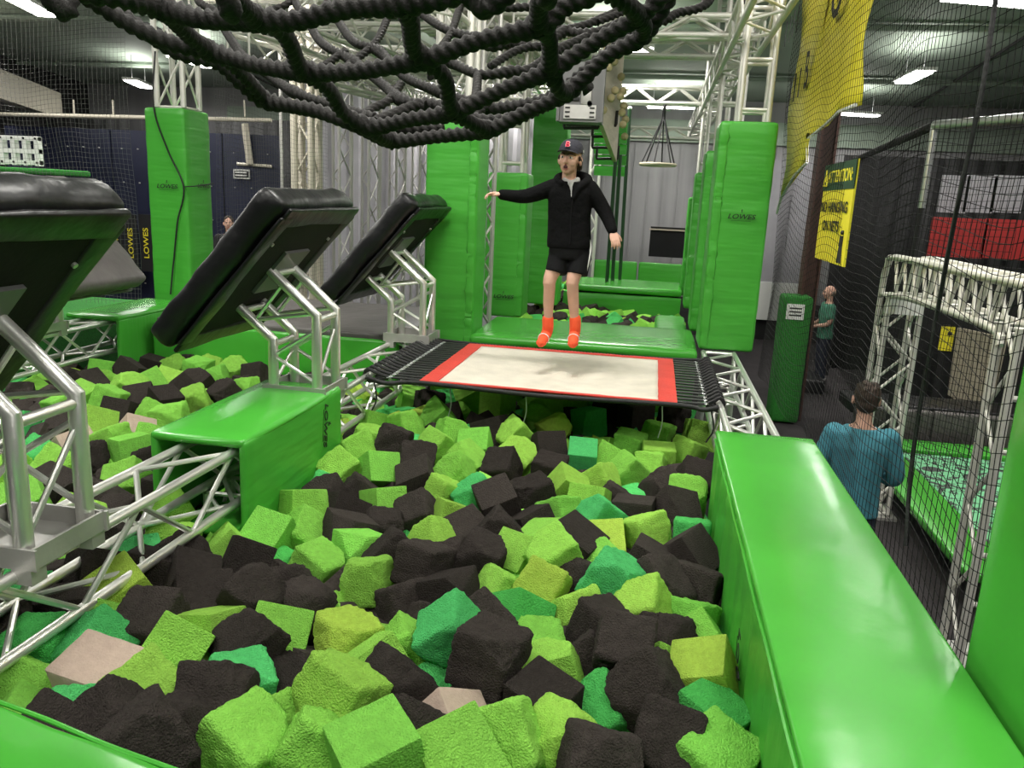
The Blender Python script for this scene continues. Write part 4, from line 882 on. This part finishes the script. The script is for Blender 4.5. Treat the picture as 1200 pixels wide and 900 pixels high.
for a, b, c, d in ((1093, 1150, 254, 303), (1156, 1215, 256, 306)):
    p, q = aty(a, c, 13.), aty(b, d, 13.); MB().box((p + q) / 2, (q[0] - p[0], .05, p[2] - q[2])).build('panel', M['redp'], t, smooth=False)
p = aty(1150, 320, 13.1); MB().box((p[0] + .4, 13.12, p[2] / 2), (3.2, .08, p[2] + .2)).build('dark_back', M['wallk'], t, smooth=False)
t = thing('grey_screens', 'blue-grey screens behind the netting over the red panels', 'screen', aty(1150, 250, 13.6))
for a, b in ((1105, 1130), (1134, 1162), (1166, 1195)):
    p, q = aty(a, 205, 13.6), aty(b, 250, 13.6); MB().box((p + q) / 2, (q[0] - p[0], .05, p[2] - q[2])).build('screen', M['walll'], t, smooth=False)
# arch truss
GX = 2.46
t = truss('arch_truss', 'rounded aluminium arch truss standing beyond the safety net', (GX, 8.5, 0.05), (GX, 8.5, 2.28), up=(0, 1, 0), w=.36, r=.028, rb=.015, bay=.3)
def sub(nm, pts, r=.028): MB().path(catmull(pts, .05), r, 12).build(nm, AL, t)
for sx in (-1, 1):
    x = GX + sx * .152
    sub('bend', [(x, 8.65, 2.26), (x, 8.64, 2.42), (x, 8.56, 2.58), (x, 8.36, 2.66), (x, 6.6, 2.66), (x, 5.2, 2.66), (x, 4.9, 2.6)], .032)
    sub('chord', [(x, 8.34, 2.30), (x, 7.5, 2.34), (x, 5.9, 2.34), (x, 5.7, 2.25)], .03)
    for k in range(9):
        y0 = 8.3 - k * .28; bar('brace', (x, y0, 2.65), (x, y0 - .14, 2.35), .016, AL, t, 8); bar('brace', (x, y0 - .14, 2.35), (x, y0 - .28, 2.65), .016, AL, t, 8)
for k in range(10): y = 8.3 - k * .28; bar('cross_bar', (GX - .15, y, 2.66), (GX + .15, y, 2.66), .014, AL, t, 8); bar('cross_bar', (GX - .15, y - .14, 2.34), (GX + .15, y - .14, 2.34), .014, AL, t, 8)
MB().box((GX, 8.32, 2.2), (.34, .02, .16)).build('gusset', M['whitep'], t, smooth=False)
for sx in (-1, 1):
    for y in (5.75, 5.45): bar('chord', (GX + sx * .152, y, .02), (GX + sx * .152, y, 2.4), .03, AL, t)
    for k in range(7): z = .12 + k * .34; bar('brace', (GX + sx * .152, 5.75 if k % 2 else 5.45, z), (GX + sx * .152, 5.45 if k % 2 else 5.75, z + .34), .015, AL, t, 8)
for k in range(7): bar('cross_bar', (GX - .15, 5.45, .15 + k * .36), (GX + .15, 5.45, .15 + k * .36), .02, AL, t, 8)
for y in (8.5, 5.6): MB().box((GX, y, .015), (.46, .46, .03)).build('foot_plate', AD, t, smooth=False)
# beige board and small yellow notice
t = thing('beige_board', 'leaning beige board beyond the arch truss', 'board', aty(1140, 470, 12.2))
q = [aty(1110, 462, 12.6), aty(1156, 494, 11.8), aty(1178, 396, 11.8), aty(1122, 384, 12.6)]; th = Vector((.05, .04, 0)); mb = MB()
mb.add(q + [a + th for a in q], [(0, 1, 2, 3), (7, 6, 5, 4), (0, 4, 5, 1), (1, 5, 6, 2), (2, 6, 7, 3), (3, 7, 4, 0)]); mb.build('board', M['panel'], t, smooth=False)
for a in (q[0], q[1]): bar('leg', (a[0] + .06, a[1] + .05, 0), (a[0] + .06, a[1] + .05, a[2] + .3), .03, M['wallk'], t)
p = aty(1109, 397, 12.7); t = thing('yellow_notice', 'small yellow notice left of the beige board', 'sign', (p[0], 12.7, 0)); MB().box(p, (.19, .02, .36)).build('plate', M['yellow'], t, smooth=False); MB().box(p + Vector((.03, -.014, .08)), (.06, .004, .05)).build('mark', M['blackp'], t, smooth=False)
MB().box((p[0], 12.75, p[2] / 2 + .1), (.1, .06, p[2] + .2)).build('post', M['wallk'], t, smooth=False)
# trampoline court on the floor
t = thing('court_trampoline', 'floor trampoline with green edge pads and marbled cloth on the right', 'trampoline', (4.2, 8.5, 0))
MB().box((4.6, 8.3, .13), (3.6, 3.9, .26)).build('frame', M['wallk'], t, smooth=False)
def gp(a, b, wd, h=.08):
    a, b = Vector(a), Vector(b); d = b - a; R = d.to_track_quat('X', 'Z').to_matrix(); MB().pad((a + b) / 2 + Vector((0, 0, h / 2)), (d.length, wd, h), .02, .15, R).build('edge_pad', M['vin_s'], t)
gp((2.95, 10.1, .27), (5.6, 10.1, .27), .45); gp((2.85, 10.25, .27), (2.85, 6.35, .27), .42)
MB().pad((4.7, 8.15, .29), (3.2, 3.4, .04), .015, .2).build('cloth', M['marble'], t)
t = thing('court_wall_pad', 'dark grey wall pads behind the floor trampoline', 'pad', (4.2, 10.7, 0))
for i in range(3): MB().pad((3.2 + i * .95, 10.65, .46), (.94, .12, .40), .03, .12).build('pad_panel', M['vin_g'], t)
MB().pad((4.2, 11.1, .60), (3.0, .7, .16), .03, .2).build('top_ledge', M['vin_k'], t)
t = thing('low_bench', 'low dark bench beside the turf-wrapped column', 'bench', (2.6, 13.6, 0)); MB().pad((2.75, 14.6, .12), (.7, .9, .24), .04, .2).build('seat', M['vin_k'], t)

# netting of the left side
def lnet(u, v):
    return Vector((-11.5 + 6.1 * u + .03 * nz(u * 30, v * 6), 7.75 + .12 * nz(u * 6, v * 3, 2) + .15 * math.sin(u * 9), 1.7 + 4.5 * v - .10 * math.sin(u * 3.1416 * 2) ** 2 * (v) + .06 * nz(u * 12, v * 8, 5)))
net('safety_net', 'grey safety net left of the green pillar before the navy panels', lnet, 124, 92, 0, 0, .0016, M['netg'])
def lnet2(u, v): return Vector((-4.86 + .02 * nz(u * 9, v * 4) + .5 * u, 8.5 + 1.95 * u + .05 * nz(u * 8, v * 3), 1.7 + 4.4 * v + .05 * nz(u * 9, v * 6, 4)))
net('safety_net', 'grey safety net between the left green pillar and the netted post', lnet2, 46, 90, 0, 0, .0016, M['netg'])
bx = thing('net_rope', 'black draw rope hanging in front of the left green pillar', 'rope', aty(205, 350, 7.9))
MB().path(catmull([aty(a, b, 7.975) for a, b in ((182, 60), (180, 125), (196, 175), (215, 219), (208, 260), (204, 300), (200, 345))], .03), .009, 6, lobes=3, twist=200).build('rope', M['strap'], bx)
MB().path(catmull([aty(a, b, 7.975) for a, b in ((215, 219), (230, 218), (251, 215))], .03), .006, 6).build('tie', M['strap'], bx)

# ------------------------------------------------------------------ people
def fuse(mb, voxel, name, m, parent=None, it=6, fac=.5):
    me = bpy.data.meshes.new('tmp'); me.from_pydata(mb.v, [], mb.f)
    bm = bmesh.new(); bm.from_mesh(me); bmesh.ops.recalc_face_normals(bm, faces=bm.faces); bm.to_mesh(me); bm.free()
    o = bpy.data.objects.new('tmp', me); COL.objects.link(o)
    r = o.modifiers.new('r', 'REMESH'); r.mode = 'VOXEL'; r.voxel_size = voxel; r.use_smooth_shade = True
    s = o.modifiers.new('s', 'SMOOTH'); s.iterations = it; s.factor = fac
    dg = bpy.context.evaluated_depsgraph_get(); out = bpy.data.meshes.new_from_object(o.evaluated_get(dg)); bpy.data.objects.remove(o)
    a = np.empty(len(out.vertices) * 3); out.vertices.foreach_get('co', a); a = a.reshape(-1, 3)
    c = Vector(((a[:, 0].min() + a[:, 0].max()) / 2, (a[:, 1].min() + a[:, 1].max()) / 2, a[:, 2].min()))
    out.transform(T(-c)); out.materials.clear(); out.materials.append(m); out.name = name
    out.polygons.foreach_set('use_smooth', [True] * len(out.polygons))
    return reg(bpy.data.objects.new(name, out), T(c), parent)
def limb(mb, pts, rad, n=14, step=.02, flat=None):
    pts = [Vector(p) for p in pts]; c = catmull(pts, step); cum = [0]
    for a, b in zip(c, c[1:]): cum.append(cum[-1] + (b - a).length)
    key = [0.]; acc = 0
    for a, b in zip(pts, pts[1:]):
        k = min(range(len(c)), key=lambda i: (c[i] - b).length); key.append(cum[k])
    rr = [float(np.interp(x, key, rad)) for x in cum]
    mb.path(c, rr, n); mb.ball(c[0], rr[0], n, 8); mb.ball(c[-1], rr[-1], n, 8)
def ring(c, a, b, n=20, rot=0., ex=2.4):
    out = []
    for i in range(n):
        t = 2 * math.pi * i / n; x = a * math.copysign(abs(math.cos(t)) ** (2 / ex), math.cos(t)); y = b * math.copysign(abs(math.sin(t)) ** (2 / ex), math.sin(t))
        out.append(Vector(c) + Vector((x * math.cos(rot) - y * math.sin(rot), x * math.sin(rot) + y * math.cos(rot), 0)))
    return out
def hand(mb, wrist, d, up, s=1., curl=.5, thumb=1, spread=.12):
    """palm, four bent fingers of unequal length and a thumb from the side of the palm"""
    d = Vector(d).normalized(); up = Vector(up); up = (up - d * d.dot(up)).normalized(); sd = d.cross(up)   # up = back of hand
    w = Vector(wrist); pl = .078 * s
    for k in range(4):
        off = sd * ((k - 1.5) * .0185 * s); limb(mb, [w + off * .45, w + d * pl * .55 + off * .95, w + d * pl + off], [.016 * s, .0155 * s, .0115 * s], 8, .012)
        L = (.062, .072, .067, .05)[k] * s; q = w + d * pl + off; dd = (d + sd * ((k - 1.5) * spread)).normalized(); c = curl
        p1 = q + (dd * math.cos(c * .5) - up * math.sin(c * .5)) * L * .45; p2 = p1 + (dd * math.cos(c * 1.3) - up * math.sin(c * 1.3)) * L * .32; p3 = p2 + (dd * math.cos(c * 2) - up * math.sin(c * 2)) * L * .25
        limb(mb, [q, p1, p2, p3], [.0095 * s, .0088 * s, .008 * s, .0068 * s], 8, .008)
    b = w + d * pl * .25 + sd * (thumb * -.026 * s) - up * .006; t1 = b + (d * .7 - sd * thumb * .7 - up * .3) * .036 * s; t2 = t1 + (d * .92 - sd * thumb * .25 - up * .25) * .03 * s
    limb(mb, [w + d * pl * .15, b, t1, t2], [.016 * s, .014 * s, .0105 * s, .008 * s], 8, .008)
def head(mb, H, s):
    def P(x, y, z): return H @ Vector((x * s, y * s, z * s))
    R = H.to_3x3()
    B = lambda c, r, nu=20, nv=14: mb.ball(P(*c), tuple(q * s for q in r), nu, nv, R)
    B((0, -.012, .025), (.074, .092, .092)); B((0, .03, -.045), (.055, .056, .055)); B((0, .05, -.083), (.026, .024, .02)); B((0, .035, .0), (.064, .055, .06))
    for x in (-1, 1):
        B((x * .036, .062, -.026), (.026, .024, .026)); B((x * .03, .082, .026), (.024, .010, .009)); B((x * .080, -.006, -.008), (.010, .022, .032)); B((x * .010, .097, -.026), (.009, .010, .008))
    limb(mb, [P(0, .085, .014), P(0, .098, -.008), P(0, .108, -.024)], [.008 * s, .010 * s, .012 * s], 10, .006)
    limb(mb, [P(0, -.018, -.04), P(0, -.028, -.13), P(0, -.03, -.17)], [.05 * s, .05 * s, .06 * s], 16, .02)
def face(H, s, body, openm=True):
    def P(x, y, z): return H @ Vector((x * s, y * s, z * s))
    R = H.to_3x3()
    for x in (-1, 1):
        e = MB().ball(P(x * .030, .079, .008), tuple(q * s for q in (.0135, .010, .0085)), 14, 10, R).build('eye', M['eye_w'], body)
        MB().ball(P(x * .029, .0875, .008), (.0062 * s, .0035 * s, .0068 * s), 12, 8, R).build('iris', M['iris'], e)
        MB().path(catmull([P(x * .012, .094, .026), P(x * .03, .0955, .032), P(x * .047, .083, .027)], .005), .0036 * s, 8).build('eyebrow', M['hair'], body)
    zz = -.056
    if openm: MB().ball(P(0, .079, zz), (.017 * s, .010 * s, .015 * s), 16, 10, R).build('open_mouth', M['mouth'], body)
    a = 1. if openm else .35
    MB().path([P(.020 * math.cos(q), .084 - .012 * abs(math.cos(q)), zz + .0165 * a * math.sin(q)) for q in np.linspace(0, 2 * math.pi, 25)], .0052 * s, 8, False).build('lips', M['lips'], body)
# ---- the jumping boy
BY = 6.2
def J(px, py, dy=0.): return aty(px, py, BY + dy)
boy = thing('person', 'person in black hoodie and shorts jumping above the trampoline with arms out', 'person', (J(655, 402)[0], BY - .05, J(655, 404)[2]))
hc = J(668, 187, -.03); fw = Vector((-.2, -1, .03)).normalized(); lf = Vector((0, 0, 1)).cross(fw) * -1; lf = fw.cross(Vector((0, 0, 1))).normalized(); upv = lf.cross(fw).normalized()
tilt = Matrix.Rotation(-.06, 3, fw); lf, upv = tilt @ lf, tilt @ upv
HB = Matrix(((lf[0], fw[0], upv[0], hc[0]), (lf[1], fw[1], upv[1], hc[1]), (lf[2], fw[2], upv[2], hc[2]), (0, 0, 0, 1))); HS = 1.06
bb = MB(); head(bb, HB, HS)
bb.loft([ring(J(668, y, dy), a, b) for y, dy, a, b in ((300, 0, .12, .085), (280, 0, .125, .085), (255, 0, .13, .085), (232, 0, .145, .085), (219, 0, .13, .075), (211, 0, .06, .055))])
SHL, ELL, WRL = J(648, 220), J(616, 230, -.02), J(587, 228, -.06)
SHR, ELR, WRR = J(691, 221), J(709, 249, -.02), J(718, 271, -.10)
limb(bb, [SHL, ELL, WRL], [.045, .036, .026]); limb(bb, [SHR, ELR, WRR], [.045, .036, .026])
hand(bb, WRL + (WRL - ELL).normalized() * .01, (WRL - ELL).normalized() + Vector((0, -.3, .02)), (0, .25, 1), .92, .75, 1)
hand(bb, WRR + (WRR - ELR).normalized() * .01, (WRR - ELR).normalized() + Vector((0, -.2, -.35)), (.35, -1, .1), .92, .55, 1)
for hip, kn, cf, an in ((J(656, 300), J(644, 336, -.06), J(643, 354, -.03), J(642, 384, 0)), (J(680, 300), J(671, 336, -.06), J(672, 354, -.03), J(674, 384, 0))):
    limb(bb, [hip, kn + Vector((0, .0, .06)), kn, cf, an], [.076, .052, .046, .043, .029], 16)
FTS = ((J(642, 384, 0), J(640, 391, .0), J(634, 402, -.13)), (J(674, 384, 0), J(673, 391, .0), J(671, 403, -.13)))
for a, b, c in FTS: limb(bb, [a, b + Vector((0, .03, 0)), (b + c) / 2, c], [.033, .034, .034, .026], 12)
body = fuse(bb, .0048, 'body', M['skin'], boy, 5)
face(HB, HS, body)
# hoodie
hb = MB()
hb.loft([ring(J(x, y, dy), a, b, 24, 0, 2.5) for x, y, dy, a, b in ((667, 291, 0, .168, .112), (667, 286, 0, .172, .115), (667, 272, 0, .166, .112), (667, 255, 0, .163, .112), (668, 238, 0, .168, .115), (669, 226, 0, .172, .112), (670, 218, 0, .150, .100), (671, 213, 0, .112, .085))])
limb(hb, [SHL + Vector((.03, 0, 0)), SHL, ELL, WRL - (WRL - ELL).normalized() * .01], [.07, .066, .055, .040], 16); limb(hb, [SHR - Vector((.03, 0, 0)), SHR, ELR, WRR - (WRR - ELR).normalized() * .01], [.07, .066, .054, .040], 16)
hood = [J(659, 215, -.085), J(654, 211, -.03), J(656, 208, .06), J(671, 205, .11), J(686, 208, .08), J(689, 212, -.02), J(680, 219, -.085), J(672, 232, -.115)]
limb(hb, hood, [.020, .030, .036, .04, .036, .034, .028, .014], 12)
fuse(hb, .0065, 'hoodie', M['hoodie'], boy, 6)
MB().path(catmull([J(671, 234, -.122), J(669, 255, -.118), J(668, 286, -.122)], .03), .004, 6).build('zip', M['shorts'], boy)
tb = MB(); limb(tb, [J(662, 211, -.04), J(669, 216, -.07), J(677, 211, -.04)], [.022, .024, .022], 10); limb(tb, [J(669, 216, -.07), J(670, 231, -.110)], [.032, .008], 12); fuse(tb, .006, 'grey_shirt', M['tee'], boy, 3)
# shorts
sb = MB(); sb.loft([ring(J(667, y), a, b, 22) for y, a, b in ((303, .150, .102), (292, .158, .108), (280, .152, .105))])
for hip, hem, r0, r1 in ((J(656, 300), J(651, 320, -.04), .088, .082), (J(680, 300), J(676, 322, -.04), .088, .082)): sb.path([hip + Vector((0, 0, .04)), hip, hip + (hem - hip) * .5, hem], [r0, r0, (r0 + r1) / 2, r1], 20)
fuse(sb, .0065, 'shorts', M['shorts'], boy, 5)
MB().path(catmull([J(691, 281, -.03), J(692, 295, -.04), J(687, 318, -.06)], .02), .008, 6).build('side_stripe', M['whitep'], boy)
# socks
for (a, b, c), (u, v) in zip(FTS, ((J(642, 374, -.005), 0), (J(674, 374, -.005), 0))):
    kb = MB(); limb(kb, [u, a, b + Vector((0, .03, 0)), (b + c) / 2, c], [.046, .045, .044, .042, .034], 14, .015)
    for q in range(1): kb.ball(c + Vector((0, .02, 0)), (.043, .05, .03), 12, 8)
    so = fuse(kb, .006, 'sock', M['sock'], boy, 4)
    mid = (b + c) / 2 + Vector((0, -.0, .0)); dv = (c - b).normalized(); x = dv.orthogonal().normalized(); y = dv.cross(x)
    MB().path([mid + (x * math.cos(q) + y * math.sin(q)) * .0435 for q in np.linspace(0, 2 * math.pi, 21)], .004, 6, False).build('sock_stripe', M['whitep'], so)
# hair and cap
def HP(x, y, z): return HB @ Vector((x * HS, y * HS, z * HS))
hr = MB(); hr.ball(HP(0, -.03, .018), (.079, .082, .085), 18, 12, HB.to_3x3())
for x in (-1, 1): limb(hr, [HP(x * .074, .02, .02), HP(x * .078, -.005, -.01), HP(x * .066, -.045, -.05)], [.010, .016, .02], 8)
limb(hr, [HP(-.05, -.07, -.04), HP(0, -.085, -.06), HP(.05, -.07, -.04)], [.02, .025, .02], 8)
fuse(hr, .006, 'hair', M['hair'], boy, 3)
cp = MB(); rings = []
for j in range(10):
    th = math.pi / 2 * j / 9.2; rings.append([HP(.087 * math.cos(th) ** .8 * math.cos(q), -.010 + .103 * math.cos(th) ** .8 * math.sin(q), .050 + .090 * math.sin(th)) for q in np.linspace(0, 2 * math.pi, 28)[:-1]])
cp.loft(rings); cap_o = cp.build('cap', M['cap'], boy)
br = MB(); vs = []
for i in range(13):
    q = math.radians(-62 + i * 124 / 12)
    for k in range(5):
        rr = k / 4; vs.append(HP((.086 + .004 * rr) * math.sin(q), .088 * math.cos(q) + rr * (.078 * math.cos(q * 1.25)), .058 - .006 * rr - .016 * math.sin(q) ** 2))
br.add(vs, [(i * 5 + k, (i + 1) * 5 + k, (i + 1) * 5 + k + 1, i * 5 + k + 1) for i in range(12) for k in range(4)])
bo = br.build('brim', M['cap'], cap_o); bo.modifiers.new('thickness', 'SOLIDIFY').thickness = .004
ec = HP(0, .0905, .094); nx_ = HB.to_3x3() @ Vector((-1, 0, 0)); ny_ = HB.to_3x3() @ Vector((0, -.35, 1))
text('emblem_outline', 'B', .064, M['whitep'], cap_o, basis(nx_, ny_, ec - HB.to_3x3() @ Vector((0, -.002, 0))), .001, font_scale=1.15)
text('emblem', 'B', .058, M['capred'], cap_o, basis(nx_, ny_, ec + HB.to_3x3() @ Vector((0, .004, 0))), .002, font_scale=1.1)
MB().ball(HP(-.083, -.02, .06), (.004, .012, .016), 10, 8, HB.to_3x3()).build('side_badge', M['whitep'], cap_o)

# ---- standing adults, facing -y when turned by 0
def adult(label, loc, rz, Hh, shirt, legs, hairm, arms, longs, bald=False, group=None, shoe='wallk'):
    s = Hh / 1.8; L0 = T(loc) @ Matrix.Rotation(rz, 4, 'Z')
    def P(x, y, z): return L0 @ Vector((x * s, y * s, z * s))
    t = thing('person', label, 'person', loc)
    RR = Matrix.Rotation(rz + math.pi, 4, 'Z'); H = T(P(0, -.02, 1.675)) @ RR @ Matrix.Scale(1, 4)
    b = MB(); head(b, H, 1.12 * s)
    tor = ((.86, .165, .11), (.95, .172, .115), (1.08, .160, .112), (1.2, .172, .118), (1.33, .190, .12), (1.43, .175, .10), (1.49, .08, .065))
    b.loft([[L0 @ q for q in ring((0, 0, z * s), a * s * .93, d * s * .93)] for z, a, d in tor])
    for (e, w, hd, up, th) in arms:
        sg = 1 if e[0] > 0 else -1; sh = P(sg * .19, 0, 1.42); limb(b, [sh, P(*e), P(*w)], [.055 * s, .043 * s, .03 * s]); hand(b, P(*w), L0.to_3x3() @ Vector(hd), L0.to_3x3() @ Vector(up), 1.05 * s, .5, th)
    for sg in (-1, 1): limb(b, [P(sg * .09, 0, .9), P(sg * .10, -.01, .5), P(sg * .10, .02, .3), P(sg * .10, .02, .09)], [.09 * s, .062 * s, .058 * s, .042 * s]); limb(b, [P(sg * .10, .03, .06), P(sg * .11, -.14, .045)], [.045 * s, .04 * s])
    bo = fuse(b, .008, 'body', M['skin'], t, 4)
    c = MB(); c.loft([[L0 @ q for q in ring((0, 0, z * s), a * s * 1.08, d * s * 1.12, 22)] for z, a, d in ((.82, .178, .12),) + tor[1:6] + ((1.475, .11, .085),)])
    for (e, w, hd, up, th) in arms:
        sg = 1 if e[0] > 0 else -1; sh = P(sg * .185, 0, 1.41)
        if longs: limb(c, [sh, P(*e), P(*w)], [.078 * s, .062 * s, .044 * s])
        else: limb(c, [sh, sh + (P(*e) - sh) * .62], [.08 * s, .072 * s])
    fuse(c, .009, 'shirt', M[shirt], t, 6)
    g = MB(); g.loft([[L0 @ q for q in ring((0, 0, z * s), a * s, d * s)] for z, a, d in ((.80, .17, .118), (.92, .178, .12), (1.0, .17, .116))])
    for sg in (-1, 1): limb(g, [P(sg * .092, 0, .86), P(sg * .10, -.01, .5), P(sg * .10, .02, .10)], [.10 * s, .078 * s, .066 * s])
    fuse(g, .009, 'trousers', M[legs], t, 4)
    for sg in (-1, 1):
        f = MB(); limb(f, [P(sg * .10, .04, .055), P(sg * .105, -.06, .055), P(sg * .112, -.17, .045)], [.052 * s, .050 * s, .044 * s]); fuse(f, .008, 'shoe', M[shoe], t, 3)
    h = MB(); Q = lambda x, y, z: H @ Vector((x * 1.12 * s, y * 1.12 * s, z * 1.12 * s))
    if bald: h.ball(Q(0, -.04, .0), tuple(q * 1.12 * s for q in (.080, .072, .06)), 16, 12, H.to_3x3())
    else:
        h.ball(Q(0, -.022, .034), tuple(q * 1.12 * s for q in (.081, .092, .092)), 18, 14, H.to_3x3()); h.ball(Q(0, -.06, -.02), tuple(q * 1.12 * s for q in (.068, .05, .055)), 16, 12, H.to_3x3())
        for k in range(26):
            a = random.uniform(0, 6.28); e = random.uniform(.2, 1.2); q = Vector((.078 * math.cos(a) * math.cos(e), -.022 + .088 * math.sin(a) * math.cos(e), .034 + .09 * math.sin(e))); limb(h, [Q(*q), Q(q[0] * 1.1, q[1] * 1.05, q[2] + .008)], [.016, .008], 6)
    fuse(h, .007, 'hair', M[hairm], t, 2)
    face(H, 1.12 * s, bo, False)
    return t
pt_ = aty(1008, 520, 6.1)
adult('person seen from behind in teal long-sleeved shirt beyond the safety net', (pt_[0], 6.1, 0), math.pi - .12, 1.85, 'teal', 'jeans', 'hair',
      (((.265, -.02, 1.12), (.13, -.22, 1.06), (-1, -.15, .05), (0, -.3, 1), 1), ((-.265, -.02, 1.12), (-.13, -.24, 1.1), (1, -.15, .05), (0, -.3, 1), -1)), True)
adult('person in dark green shirt and jeans standing side-on by the column', (3.24, 15.4, 0), -1.45, 1.76, 'gtee', 'jeans', 'hairg',
      (((.24, -.03, 1.14), (.12, -.24, 1.05), (-.8, -.5, -.1), (0, -.4, 1), 1), ((-.24, -.03, 1.14), (-.12, -.24, 1.05), (.8, -.5, -.1), (0, -.4, 1), -1)), False, True, shoe='shoe')
# someone half hidden behind the second step
ph = aty(268, 262, 13.4)
t = thing('viewing_block', 'low dark block under the far standing person', 'platform', (ph[0], 13.4, 0)); MB().pad((ph[0], 13.4, (ph[2] - 1.6) / 2), (.9, .8, ph[2] - 1.6), .03, .2).build('block', M['vin_k'], t)
adult('person standing far behind the second black step by the navy panels', (ph[0], 13.4, ph[2] - 1.6), .4, 1.72, 'wallk', 'jeans', 'hair',
      (((.26, -.03, 1.12), (.2, -.1, .9), (0, -.3, -1), (1, 0, 0), 1), ((-.26, -.03, 1.12), (-.2, -.1, .9), (0, -.3, -1), (-1, 0, 0), -1)), True)
